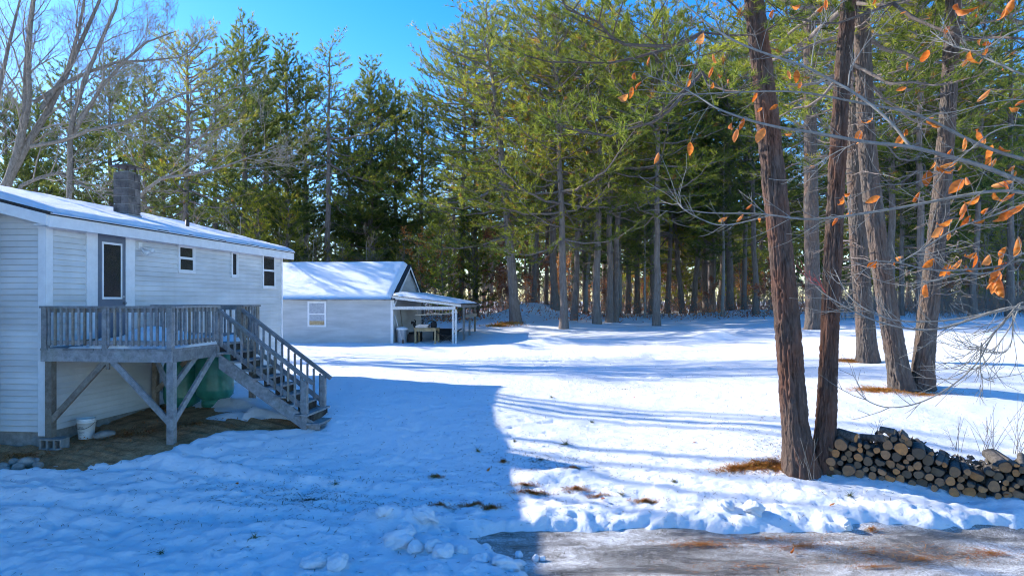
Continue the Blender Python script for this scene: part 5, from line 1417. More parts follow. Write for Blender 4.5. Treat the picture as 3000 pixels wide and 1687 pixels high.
for k, st in enumerate(stems):
    dep = [0, 0.6, -0.8, 1.4, -0.5, -1.6, 0.9, -1.2, 0.3, -1.0, 1.0][k]
    pts = []
    for j, (px, py, wpx) in enumerate(st):
        q = at(px, py, MY); pts.append(np.array((q.x, q.y + dep * min(1, j / 2.5), q.z)))
    rads = [s_[2] * 0.55 / 2 / F * MY for s_ in st]
    if k in (0, 1, 4, 8, 9, 10):     # run down to the ground behind the house
        foot = at(20 + (k * 37 % 90), 830, MY); 
        base_ = np.array((at(30 + 12 * (k % 4) if k not in (4, 9) else (190 if k == 4 else 330), 700, MY).x, MY, t.location.z - 0.2))
        pts = [base_] + pts; rads = [rads[0] * 1.25] + rads
    pts = np.array(pts) - ori
    for j in range(len(pts) - 1):
        trunk.add(np.stack([pts[j], pts[j] * .5 + pts[j+1] * .5, pts[j+1]]), rads[j], rads[j+1], 10)
    LL = np.linalg.norm(np.diff(pts, axis=0), axis=1).sum()
    spawn(tw, pts, rads[len(rads)//2] * 1.0, min(LL, 13.5) * 0.62, 1, rs, 0.10, 4, None, (0, 14, 9, 6), 0.15, 0.26)
link('trunk', trunk.mesh('trunk', M['bark_maple']), t)
o = link('crown', tw.mesh('crown', M['twig']), t)

# a second bare tree beside the house, beyond the picture edge, throwing long trunk shadows over the lawn
for k, (bx, by, hs, lab) in enumerate([(-20.6, 22.6, [(0.2, 0.1, 18)], 'bare straight ash closest beside the house'), (-22.4, 25.6, [(0.2, 0.3, 19), (1.3, -0.2, 16)], 'bare two-stemmed ash beyond the straight one'), (-25.0, 24.4, [(0.1, -0.2, 20)], 'bare tall ash standing back from the house'), (-26.5, 28.5, [(0.3, 0.2, 20), (-1.0, 0.5, 18)], 'bare forked ash behind the house'), (-21.5, 20.6, [(-0.2, 0.1, 17)], 'bare thin ash beside the unseen wing'), (-23.2, 22.2, [(0.1, 0.2, 18)], 'bare slender ash behind the thin one'), (-24.6, 26.8, [(-0.2, 0.0, 19), (0.9, 0.2, 17)], 'bare ash pair standing in line with the maple'), (-22.8, 18.6, [(0.1, 0.1, 18)], 'bare ash out beside the unseen wing wall')]):
    t2 = thing('bare_ash', lab, 'tree', (bx, by, gz(bx, by))); lbk = Limbs(8); twk = Limbs(4); rs = np.random.RandomState(400 + k)
    for dx, dy, h in hs:
        pts = np.array([[0, 0, -0.3], [dx * 0.3, dy * 0.3, 3], [dx * 0.8, dy * 0.8, 7], [dx * 1.3, dy * 1.2, 12], [dx * 1.7, dy * 1.5, h]])
        lbk.add(pts, 0.17, 0.06, 9); spawn(twk, pts, 0.08, 5.5, 1, rs, 0.14, 4, None, (0, 5, 4, 3), 0.14, 0.5)
    link('trunk', lbk.mesh('trunk', M['bark_maple']), t2); link('crown', twk.mesh('crown', M['twig']), t2)

# bare saplings at the wood edge, several shapes copied about
bare_v = []
for sd in range(3):
    rs = np.random.RandomState(200 + sd); lb = Limbs(4); tips = []
    pts = np.array([[0, 0, -0.3], [0.05, 0, 1.5], [0.1 * sd, 0.1, 3.2], [0.2, 0.1, 5.0], [0.25, 0.15, 6.5]])
    tk = Limbs(7); tk.add(pts, 0.055, 0.012, 7)
    spawn(lb, pts, 0.04, 4.4, 1, rs, 0.14, 4, tips, (0, 11, 6, 4), 0.15, 0.22)
    bare_v.append((tk.mesh('trunk', M['twig']), lb.mesh('crown', M['twig']), tips))
def leafy(name, tips, rs, mat, n=3, sz=0.09):
    P = np.array([a for a, b in tips]); T = len(P)
    c = P[:, None, :] + rs.normal(0, 0.10, (T, n, 3))
    a = rs.normal(0, 1, (T, n, 3)); a /= np.linalg.norm(a, axis=2, keepdims=True)
    b = np.cross(a, rs.normal(0, 1, (T, n, 3))); b /= np.linalg.norm(b, axis=2, keepdims=True)
    s = sz * rs.uniform(0.6, 1.3, (T, n, 1))
    v = np.stack([c - a * s, c + b * s * 0.5, c + a * s, c - b * s * 0.5], 2).reshape(-1, 3)
    me = np_mesh(name, v, np.arange(len(v)).reshape(-1, 4), False, mat)
    at_ = me.attributes.new('tint', 'FLOAT', 'POINT')
    at_.data.foreach_set('value', np.repeat(rs.uniform(0, 1, T * n), 4).astype(np.float32))
    return me
rs = np.random.RandomState(9)
leaf_v = {'copper': leafy('leaves', bare_v[0][2], rs, M['leaf_copper'], 2, 0.11), 'russet': leafy('leaves', bare_v[1][2], rs, M['leaf_brown'], 2, 0.11)}
def put_bare(px, Y, H, k, label, group, leaves=None):
    x = (px - 1500) / F * Y
    t = thing('bare_sapling' if not leaves else 'leafy_sapling', label, 'tree', (x, Y, gz(x, Y)), (px * 0.9) % 6.28, group)
    s = H / 7.0
    for nm, me in (('trunk', bare_v[k][0]), ('crown', bare_v[k][1])):
        o = link(nm, me, t); o.scale = (s,) * 3
    if leaves: o = link('leaf_cover', leaf_v[leaves], t); o.scale = (s,) * 3
for i, (px, Y, H, lv, lab) in enumerate([(1232, 50, 6.0, 'copper', 'copper-leaved sapling glowing behind the garage gable'), (1275, 52, 5.0, 'copper', 'copper-leaved sapling just past the garage gable'), (1330, 56, 4.5, 'copper', 'low copper-leaved sapling over the lean-to roof'), (1430, 56, 6.5, 'russet', 'russet-leaved oak sapling left of the leaning pine'), (1500, 60, 7.0, 'russet', 'russet-leaved oak sapling behind the leaning pine'), (1570, 58, 5.5, 'russet', 'russet-leaved sapling between leaning and dark pine'), (1460, 60, 3.2, 'russet', 'low red-brown sapling at the foot of the wood'), (1640, 64, 5.0, 'copper', 'orange-leaved sapling deep between two trunks'), (1960, 66, 7.0, 'russet', 'brown-leaved sapling in the middle of the wood'),
                                          (2240, 44, 3.6, 'russet', 'low brown-leaved sapling against the twin-stemmed pine'), (2860, 46, 3.5, 'russet', 'brown-leaved sapling in the brush by the picture edge'), (2760, 48, 3.8, 'russet', 'brown-leaved sapling in the brush behind the forked pine'), (2960, 44, 3.2, 'russet', 'brown-leaved sapling last in the brush'), (1550, 62, 3.0, 'copper', 'orange sapling low behind the snow mound')]):
    put_bare(px, Y, H, 0 if lv == 'copper' else 1, lab, 'saplings still holding brown leaves', lv)
rng = random.Random(22)
more = sorted([(rng.uniform(1240, 2520), rng.uniform(54, 72), rng.uniform(2.2, 4.8), rng.choice(['russet', 'russet', 'copper'])) for _ in range(30)])
for i, (px, Y, H, lv) in enumerate(more):
    put_bare(px, Y, H, 0 if lv == 'copper' else 1, '%s low %s sapling from the lean-to in the undergrowth of the wood' % (ords[i], 'orange-leaved' if lv == 'copper' else 'russet-leaved'), 'low leafy saplings in the undergrowth', lv)
rng = random.Random(21)
bl = [(px + rng.uniform(-30, 30), Y) for px, Y in [(360, 36), (470, 38), (560, 40), (650, 42), (720, 43), (800, 45), (1050, 46), (1110, 50), (1160, 47), (1380, 60), (1590, 66), (1680, 70), (1760, 66), (1850, 72), (1950, 70), (2050, 68), (2110, 58), (2200, 60), (2290, 56), (2480, 52), (2580, 50), (2680, 50), (2800, 50), (2900, 48), (2980, 46), (980, 48), (880, 46)]]
for i, (px, Y) in enumerate(sorted(bl)):
    put_bare(px, Y, rng.uniform(4.5, 8.0), i % 3, '%s bare grey sapling from the house side along the wood edge' % ords[i], 'bare saplings in the wood edge')

# brush: a tangle of thin stems nobody could count
rs = np.random.RandomState(31)
def brush(name, label, px0, px1, Y0, Y1, n, h, mat, rk=1.0):
    lb = Limbs(3)
    for i in range(n):
        Y = rs.uniform(Y0, Y1); x = (rs.uniform(px0, px1) - 1500) / F * Y
        b = np.array([x, Y, 0.0]); hh = h * rs.uniform(0.4, 1.3); a = rs.uniform(0, 6.28); o = rs.uniform(0.1, 0.8) * hh
        s = np.linspace(0, 1, 4)
        path = b + np.stack([np.cos(a) * o * s ** 1.5, np.sin(a) * o * s ** 1.5, hh * (s - 0.25 * s * s)], 1)
        path[1:] += rs.normal(0, 0.05, (3, 3))
        lb.add(path, rs.uniform(0.008, 0.018) * rk, 0.004 * rk, 3)
        for j in range(3):
            u = rs.uniform(0.3, 1); p0 = np.array([np.interp(u, s, path[:, q]) for q in range(3)])
            e = p0 + rs.normal(0, 0.3, 3) * h / 1.7 + np.array([0, 0, 0.2])
            lb.add(np.stack([p0, e]), 0.007 * rk, 0.003 * rk, 3)
    v = np.concatenate(lb.v)
    starts = v  # lift every stem to the ground under it
    base = snow_z(v[:, 0], v[:, 1], False); v[:, 2] += base
    o = link(name, np_mesh(name, v, np.concatenate(lb.f), True, M[mat]))
    return tag(o, label, 'brush', kind='stuff')
def leaf_floor():
    rs_ = np.random.RandomState(91); n = 16000
    Y = rs_.uniform(46, 78, n); px = rs_.uniform(1180, 3050, n); x = (px - 1500) / F * Y
    z = snow_z(x, Y, False) + np.abs(rs_.normal(0, 0.9, n)) * (vnoise(x * 0.25, Y * 0.25, 7) ** 2) * 2.2 + 0.02
    c = np.stack([x, Y, z], 1); a_ = rs_.normal(0, 1, (n, 3)); a_ /= np.linalg.norm(a_, axis=1, keepdims=True); b_ = np.cross(a_, rs_.normal(0, 1, (n, 3))); b_ /= np.linalg.norm(b_, axis=1, keepdims=True)
    s_ = rs_.uniform(0.05, 0.11, (n, 1))
    v = np.stack([c - a_ * s_, c + b_ * s_ * 0.5, c + a_ * s_, c - b_ * s_ * 0.5], 1).reshape(-1, 3)
    me = np_mesh('leaf_brush', v, np.arange(len(v)).reshape(-1, 4), False, M['leaf_brown'])
    q = me.attributes.new('tint', 'FLOAT', 'POINT'); q.data.foreach_set('value', np.repeat(rs_.uniform(0.2, 1, n), 4).astype(np.float32))
    tag(link('leaf_brush', me), 'russet leaves hanging in the brush on the wood floor', 'brush', kind='stuff')
leaf_floor()
brush('undergrowth', 'tangle of bare brown brush on the floor of the wood', 1180, 2500, 50, 74, 2000, 1.8, 'twig_dark')
brush('undergrowth', 'dense brown brush behind the lawn at the picture edge', 2420, 3100, 40, 62, 1500, 1.9, 'twig_dark')
brush('undergrowth', 'bare brush behind the house and garage', -50, 1250, 44, 60, 1100, 2.6, 'twig')
brush('distant_thicket', 'grey-brown thicket closing the far end of the wood', -200, 3200, 92, 106, 1900, 5.5, 'twig', 4.0)
# ------------------------------------------------------------------ log pile
rng = random.Random(8)
la = Vector((*ground_px(2425, 1392), 0)); lbp = Vector((*ground_px(3040, 1500), 0))
ldir = (lbp - la).normalized(); llen = (lbp - la).length
lnor = Vector((ldir.y, -ldir.x, 0))         # towards the camera
def top_h(s):
    px_s = np.interp(s / llen, [0, 0.06, 0.12, 0.25, 0.33, 0.42, 0.52, 0.62, 0.72, 0.85, 1.0], [0.40, 0.62, 0.56, 0.54, 0.72, 0.70, 0.58, 0.44, 0.46, 0.52, 0.58])
    return float(px_s)
circ = []
def rest(s, r):
    h = r
    for (cs, chh, cr) in circ:
        dx = abs(cs - s)
        if dx < r + cr: h = max(h, chh + math.sqrt((r + cr) ** 2 - dx * dx))
    return h
fails = 0
while fails < 40 and len(circ) < 190:
    r = rng.choice([rng.uniform(0.035, 0.055), rng.uniform(0.045, 0.075), rng.uniform(0.06, 0.098)])
    best = None
    for k in range(60):
        s = rng.uniform(0.02, llen - 0.02)
        h = rest(s, r)
        if h + r > top_h(s) + 0.01: continue
        if best is None or h < best[1]: best = (s, h)
    if best is None: fails += 1; continue
    circ.append((best[0], best[1], r))
def log_mesh(r, ln, seed, split=False):
    n = 18; rg = np.random.RandomState(seed)
    an = np.arange(n) * 2 * np.pi / n
    sh = 1 + 0.07 * np.sin(an * 2 + rg.uniform(0, 6)) + 0.05 * np.sin(an * 3 + rg.uniform(0, 6)) + rg.normal(0, 0.018, n)
    if split: sh = np.where(np.cos(an - 1.2) > 0.35, sh * 0.35 / np.maximum(np.cos(an - 1.2), 0.36), sh)
    ys = np.array([0, 0.012, 0.1, 0.25, 0.38, 1.0]) * ln
    v = []
    for k, y in enumerate(ys):
        sc = sh * (1 + rg.normal(0, 0.02, n)) * r * (0.965 if k == 0 else 1)
        v.append(np.stack([np.cos(an) * sc, np.full(n, y), np.sin(an) * sc], 1))
    v = np.concatenate(v); m = len(ys)
    f = [(k * n + i, (k + 1) * n + i, (k + 1) * n + (i + 1) % n, k * n + (i + 1) % n) for k in range(m - 1) for i in range(n)]
    return v, f, np.stack([np.cos(an) * sh * r * 0.93, np.full(n, -0.003), np.sin(an) * sh * r * 0.93], 1)
rows = {}
order = sorted(range(len(circ)), key=lambda i: circ[i][0])
for i in order: rows.setdefault(min(4, int(circ[i][1] / 0.125)), []).append(i)
rowname = ['bottom row', 'second row up', 'third row up', 'fourth row up', 'top row']
for rk in rows:
    for pos, i in enumerate(rows[rk]):
        s, h, r = circ[i]
        c = la + ldir * s
        g = gz(c.x, c.y) - 0.02
        split = rng.random() < 0.2
        ln = rng.uniform(0.6, 0.8)
        v, f, cap = log_mesh(r, ln, 500 + i, split)
        me = bpy.data.meshes.new('log'); n = 18
        me.from_pydata([tuple(q) for q in v], [], f + [tuple(range(len(v) - n, len(v)))]); me.materials.append(M['log_bark'])
        for p in me.polygons: p.use_smooth = len(p.vertices) == 4
        o = link('log', me)
        out = rng.uniform(-0.07, 0.06)
        o.location = c + lnor * out + Vector((0, 0, g + h))
        back = -lnor
        yaw = math.atan2(-back.x, back.y) + rng.uniform(-0.25, 0.25) - 0.12
        o.rotation_euler = (rng.uniform(-0.05, 0.09), 0, yaw)
        size = 'thick' if r > 0.078 else ('slim' if r < 0.05 else 'medium')
        tag(o, '%s %slog in the woodpile, %s from the twin pine in the %s' % (size, 'split ' if split else 'round ', ords[pos], rowname[rk]), 'log', 'firewood logs in the pile')
        ce = bpy.data.meshes.new('cut_end'); cv = [tuple(q) for q in cap] + [(0, -0.006, 0)]
        ce.from_pydata(cv, [], [((k + 1) % n, k, n) for k in range(n)]); ce.materials.append(M['logend'])
        link('cut_end', ce, o)
# dark flakes added behind the log ends so the gaps look shaded
rs = np.random.RandomState(66); nq = 1500
ss = rs.uniform(0.02, llen, nq); dd_ = rs.uniform(0.16, 0.62, nq); hh = rs.uniform(0.02, 1, nq) * (np.array([top_h(x_) for x_ in ss]) - 0.09)
cq = np.array([tuple(la + ldir * a_ - lnor * b_) for a_, b_ in zip(ss, dd_)]); cq[:, 2] = snow_z(cq[:, 0], cq[:, 1]) + hh
ax_ = rs.normal(0, 1, (nq, 3)); ax_ /= np.linalg.norm(ax_, axis=1, keepdims=True); bx_ = np.cross(ax_, rs.normal(0, 1, (nq, 3))); bx_ /= np.linalg.norm(bx_, axis=1, keepdims=True)
vq = np.stack([cq - ax_ * 0.06, cq + bx_ * 0.04, cq + ax_ * 0.06, cq - bx_ * 0.04], 1).reshape(-1, 3)
tag(link('gap_filler', np_mesh('gap_filler', vq, np.arange(len(vq)).reshape(-1, 4), False, M['log_bark'])), 'dark bark-textured flakes added to darken the gaps in the woodpile', 'bark', kind='stuff')
# loose bark and odd pieces thrown on top
for k, (s, h, ln, yaw, lab) in enumerate([(llen * 0.30, 0.64, 0.40, 0.45, 'weathered brown split piece lying on the crest of the woodpile'), (llen * 0.39, 0.70, 0.42, -0.5, 'reddish bark slab lying across the crest of the woodpile'), (llen * 0.34, 0.735, 0.20, 0.9, 'short dark chunk on the very top of the woodpile'), (llen * 0.15, 0.58, 0.34, 0.7, 'grey split piece leaning over the woodpile near the pine')]):
    v, f, cap = log_mesh([0.07, 0.065, 0.05, 0.07][k], ln, 900 + k, True)
    me = bpy.data.meshes.new('split_log'); me.from_pydata([tuple(q_) for q_ in v], [], f + [tuple(range(len(v) - 18, len(v)))]); me.materials.append(M['log_bark'])
    o = link('split_log', me); c = la + ldir * s - lnor * 0.02
    o.location = c + Vector((0, 0, gz(c.x, c.y) + h)); o.rotation_euler = (0.12 * (k - 1), 0.4 * k, yaw)
    ce = bpy.data.meshes.new('cut_end'); ce.from_pydata([tuple(q_) for q_ in cap] + [(0, -0.006, 0)], [], [((z_ + 1) % 18, z_, 18) for z_ in range(18)]); ce.materials.append(M['logend']); link('cut_end', ce, o)
    tag(o, lab, 'log', 'firewood logs in the pile')

# ------------------------------------------------------------------ litter, debris, weeds
rs = np.random.RandomState(55)
def litter(name, label, pts, n, ln, wd, mat, tint=(0, 1), h=0.03, flat=0.5, kind='stuff', cat='pine needles', soil=False):
    """loose needles strewn over spots: pts = [(x, y, rx, ry, weight)]"""
    W_ = np.array([p[4] for p in pts], float); W_ /= W_.sum()
    k = rs.choice(len(pts), n, p=W_)
    P = np.array([p[:4] for p in pts])[k]
    rr = np.minimum(np.abs(rs.normal(0, 0.62, n)), 2.2); aa = rs.uniform(0, 6.28, n)
    x = P[:, 0] + P[:, 2] * rr * np.cos(aa); y = P[:, 1] + P[:, 3] * rr * np.sin(aa)
    dr = drive_d(x, y) < 0.0
    z = base_z(x, y) + 0.02 + rs.uniform(0, h, n) if soil else np.where(dr, base_z(x, y) + 0.002, snow_z(x, y)) + rs.uniform(0, h, n)
    d = rs.normal(0, 1, (n, 3)); d[:, 2] *= flat; d /= np.linalg.norm(d, axis=1, keepdims=True)
    sd = np.cross(d, [0, 0, 1.0]) + rs.normal(0, 0.2, (n, 3)); sd /= np.linalg.norm(sd, axis=1, keepdims=True)
    l = (ln * rs.uniform(0.5, 1.3, n))[:, None]; c = np.stack([x, y, z + 0.006], 1)
    v = np.stack([c - d * l / 2 - sd * wd / 2, c - d * l / 2 + sd * wd / 2, c + d * l / 2], 1).reshape(-1, 3)
    me = np_mesh(name, v, np.arange(len(v)).reshape(-1, 3), False, M[mat])
    a = me.attributes.new('tint', 'FLOAT', 'POINT'); a.data.foreach_set('value', np.repeat(rs.uniform(tint[0], tint[1], n), 3).astype(np.float32))
    o = link(name, me)
    return tag(o, label, cat, kind=kind)
def spot(px, py, rx, ry, wgt=1.0): 
    x, y = ground_px(px, py); return (x, y, rx, ry, wgt)
litter('needle_litter', 'bed of orange fallen needles at the foot of the twin pine', [spot(2240, 1372, 0.62, 0.20, 3), spot(2170, 1382, 0.45, 0.12, 1.2), spot(2300, 1370, 0.5, 0.28, 2)], 6500, 0.10, 0.009, 'litter', (0.2, 1), h=0.02, flat=0.2)
litter('needle_litter', 'ochre needles at the foot of the forked pine', [spot(2575, 1150, 0.65, 0.35, 3), spot(2700, 1155, 0.8, 0.35, 1)], 3800, 0.13, 0.012, 'litter', (0.4, 1), 0.02, 0.2)
litter('needle_litter', 'ochre needles at the foot of the straight grey pine', [spot(2490, 1064, 0.7, 0.5, 1)], 1800, 0.16, 0.018, 'litter', (0.4, 1), 0.03, 0.2)
litter('needle_litter', 'mossy ochre needles at the foot of the leaning pine', [spot(1485, 952, 1.0, 0.8, 1), spot(1460, 958, 1.0, 0.5, .6)], 1400, 0.25, 0.05, 'litter', (0.4, 1), 0.08)
litter('needle_litter', 'brown needles and leaves melted out of the snow bank by the drive', [spot(1540, 1440, 0.22, 0.05, 1), spot(1560, 1460, 0.35, 0.05, 2), spot(1690, 1455, 0.22, 0.10, 2), spot(1680, 1405, 0.12, 0.05, .7), spot(1890, 1483, 0.24, 0.05, 1.5), spot(1390, 1505, 0.30, 0.035, 1.5), spot(1290, 1510, 0.22, 0.03, 1), spot(1440, 1508, 0.16, 0.03, 1), spot(1475, 1363, 0.09, 0.04, .6), spot(1280, 1412, 0.12, 0.04, .7), spot(2555, 1555, 0.10, 0.05, .5), spot(1750, 1470, 0.25, 0.05, .8)], 3600, 0.085, 0.008, 'litter', h=0.02)
litter('needle_litter', 'strewn orange needles on the slushy drive', [spot(2060, 1595, 0.55, 0.12, 2), spot(2350, 1600, 0.6, 0.12, 2), spot(2250, 1580, 1.2, 0.12, 1), spot(2700, 1640, 0.8, 0.2, 1.5), spot(2900, 1620, 0.7, 0.2, 1.5), spot(2550, 1620, 1.3, 0.35, 1.5), spot(2560, 1665, 0.4, 0.05, .7), spot(2200, 1660, 1.5, 0.2, .7)], 2600, 0.085, 0.007, 'litter', (0, 0.9), 0.006, 0.15)
litter('leaf_litter', 'dry brown leaf litter on the soil under the deck', [(-7.0, 12.4, 1.3, 0.7, 2), (-6.0, 12.9, 1.0, 0.6, 1), (-8.2, 11.4, 1.0, 0.3, 1)], 1500, 0.07, 0.02, 'litter', (0, 0.6), 0.02, 0.3, soil=True, cat='leaf litter')
litter('needle_debris', 'dark needle bits and twigs scattered over the lawn snow', [(-3, 10, 5.5, 2.6, 2.4), (0.5, 12, 5.0, 4.0, 1.6), (5, 12, 5.5, 4.0, 1.6), (3, 18, 8, 6, 1.2), (12, 18, 6, 6, .8), (2, 27, 10, 7, .6)], 9000, 0.075, 0.011, 'debris', h=0.008, flat=0.25, cat='needle debris')
# green pine sprigs and tufts lying on the snow
def sprig(px, py, k, label, n=26, ln=0.11, mat='grass', tint=0.25):
    x, y = ground_px(px, py)
    rs2 = np.random.RandomState(k); P = np.zeros((n, 3)); P[:, 2] = 0.0
    D = rs2.normal(0, 1, (n, 3)) * [1, 1, 0.35]; D[:, 2] = np.abs(D[:, 2]); D /= np.linalg.norm(D, axis=1, keepdims=True)
    me = needle_mesh('sprig', P, D, np.full(n, tint), rs2, 1, ln, 0.009, 0.5, M[mat])
    o = link('pine_sprig', me); o.location = (x, y, gz(x, y) + 0.01)
    return tag(o, label, 'sprig', 'green sprigs fallen on the snow')
for k, (px, py, lab) in enumerate([(1657, 1317, 'largest green pine sprig on the lit snow near the tree shadows'), (1507, 1305, 'small sprig just outside the edge of the house shadow'), (1734, 1250, 'small dark sprig lying in a thin tree shadow'), (1273, 1412, 'green sprig in the house shadow above the muddy streak'), (1400, 1332, 'spiky dry sprig inside the house shadow'), (1822, 1470, 'bright green sprig above the snow bank'), (2430, 1400, 'dark sprig at the snow edge by the log pile'), (1615, 1178, 'small sprig far up the lit lawn'), (2490, 1460, 'sprig on the snow below the log pile'), (1975, 1425, 'curled dark sprig right of the snow bank'), (470, 1636, 'spiky dark weed tuft in the shaded snow below the deck'), (745, 1610, 'spiky tuft in the shaded snow by the tyre rut'), (980, 1430, 'dark tuft near the end of the stairs shadow')]):
    sprig(px, py, 40 + k, lab, 26 if k else 48, 0.11 if k else 0.16)
# thin weeds by the log pile and at the pine foot
def weed(px, py, spread, n, hmin, hmax, label, k):
    x, y = ground_px(px, py); r_ = np.random.RandomState(k); lb = Limbs(3)
    for i in range(n):
        a = r_.uniform(0, 6.28); o = r_.uniform(0, spread); h = r_.uniform(hmin, hmax); dx, dy = np.cos(a) * o, np.sin(a) * o
        ox, oy = r_.normal(0, 0.05, 2)
        s = np.linspace(0, 1, 6)
        p = np.stack([ox + dx * s ** 1.3, oy + dy * s ** 1.3, h * s - 0.05], 1)
        lb.add(p, 0.006, 0.0028, 4)
        for j in range(r_.randint(0, 3)):
            u = r_.uniform(0.4, 0.9); q = np.array([np.interp(u, s, p[:, c]) for c in range(3)])
            lb.add(np.stack([q, q + np.array([r_.normal(0, 0.08), r_.normal(0, 0.08), r_.uniform(0.06, 0.2)])]), 0.004, 0.002, 3)
    o = link('dry_weed', lb.mesh('dry_weed', M['twig'])); o.location = (x, y, gz(x, y))
    tag(o, label, 'weed', 'dry weeds by the log pile')
weed(2362, 1402, 0.35, 9, 0.35, 0.85, 'pale dry weed stems in front of the twin pine foot', 1)
weed(2900, 1345, 0.5, 14, 0.4, 1.0, 'clump of thin dry stems behind the log pile', 2)
weed(2985, 1345, 0.5, 10, 0.5, 1.3, 'tall branching dry weed behind the end of the log pile', 3)
weed(2560, 1300, 0.2, 4, 0.2, 0.5, 'few short weed stalks behind the woodpile crest', 4)
weed(2800, 1330, 0.35, 6, 0.3, 0.8, 'leaning weed stems above the low part of the woodpile', 5)
# lumps of snow thrown up by the plough
clods = [(1245, 1560, .17, .12), (1190, 1585, .13, .09), (1300, 1570, .10, .08), (1170, 1620, .20, .12), (1140, 1610, .09, .07), (1420, 1625, .12, .10), (1360, 1585, .07, .06), (1270, 1640, .11, .09), (1300, 1660, .13, .09), (1215, 1640, .10, .08), (1520, 1630, .045, .05), (1570, 1640, .04, .045), (1495, 1655, .05, .06), (1520, 1665, .05, .06), (1480, 1680, .17, .09), (930, 1670, .17, .11), (990, 1680, .14, .10), (1410, 1675, .11, .09), (2130, 1520, .12, .08), (2210, 1530, .14, .10), (2480, 1553, .07, .07), (1350, 1650, .08, .06), (1125, 1560, .10, .07), (1590, 1640, .035, .035)]
for k, (px, py, sx, sz) in enumerate(sorted(clods)):
    x, y = ground_px(px, py)
    o = link('snow_lump', stone_mesh(300 + k, sx, sx * 0.85, sz, M['snow_clean'], 'snow_lump', 0.45, 4, 0.22))
    z_ = gz(x, y) if drive_d(np.array([x]), np.array([y]))[0] > 0.05 else gb(x, y)
    o.location = (x, y, z_ + sz * 0.25); o.rotation_euler = (0.15 * (k % 3 - 1), 0.15 * (k % 4 - 1.5), k * 1.7)
    tag(o, '%s %s lump of ploughed snow beside the slushy drive, counted from the house side' % (ords[k], 'large' if sx > 0.12 else ('small' if sx < 0.06 else 'middling')), 'snow lump', 'snow lumps along the drive')
# fallen leaves on the snow
leafv = []
def leaf_mesh(seed, curl, fold, pleat=0.05):
    rs2 = np.random.RandomState(seed); nu, nv = 11, 6
    u = np.linspace(0, 1, nu); w_ = np.sin(np.pi * u ** 0.85) ** 0.85 * 0.31 * (1 - 0.25 * u)
    v = []
    for i in range(nu):
        for j in range(nv):
            s = (j / (nv - 1)) * 2 - 1
            x = s * w_[i] * math.cos(fold * abs(s)); z = -abs(s) * w_[i] * math.sin(fold) + pleat * 0.5 * math.sin(i * 2.2 + 1.0) * abs(s) * w_[i] * 3
            yy = u[i] - 0.10 * abs(s) * w_[i]
            # curl along the length
            a = curl * u[i]
            v.append((x + 0.06 * math.sin(3 * u[i] + seed), math.sin(a) / curl if curl else yy, z - (1 - math.cos(a)) / curl if curl else z))
    v = np.array(v)
    i = np.arange(nu * nv).reshape(nu, nv)
    f = np.stack([i[:-1, :-1], i[:-1, 1:], i[1:, 1:], i[1:, :-1]], -1).reshape(-1, 4)
    me = np_mesh('leaf', v, f, True, M['leaf_orange'])
    at_ = me.attributes.new('tint', 'FLOAT', 'POINT')
    base = rs2.uniform(0.1, 0.8)
    at_.data.foreach_set('value', np.clip(base + 0.25 * np.sin(np.arange(nu * nv) // nv * 2.2) + 0.0 * v[:, 0], 0, 1).astype(np.float32))
    return me
for k in range(9): leafv.append(leaf_mesh(60 + k, [0.8, 1.6, 1.2, -1.0, 2.2, 0.5, -1.6, 2.6, 1.1][k], [0.5, 0.95, 0.4, 0.75, 1.1, 0.3, 0.9, 0.6, 1.0][k]))

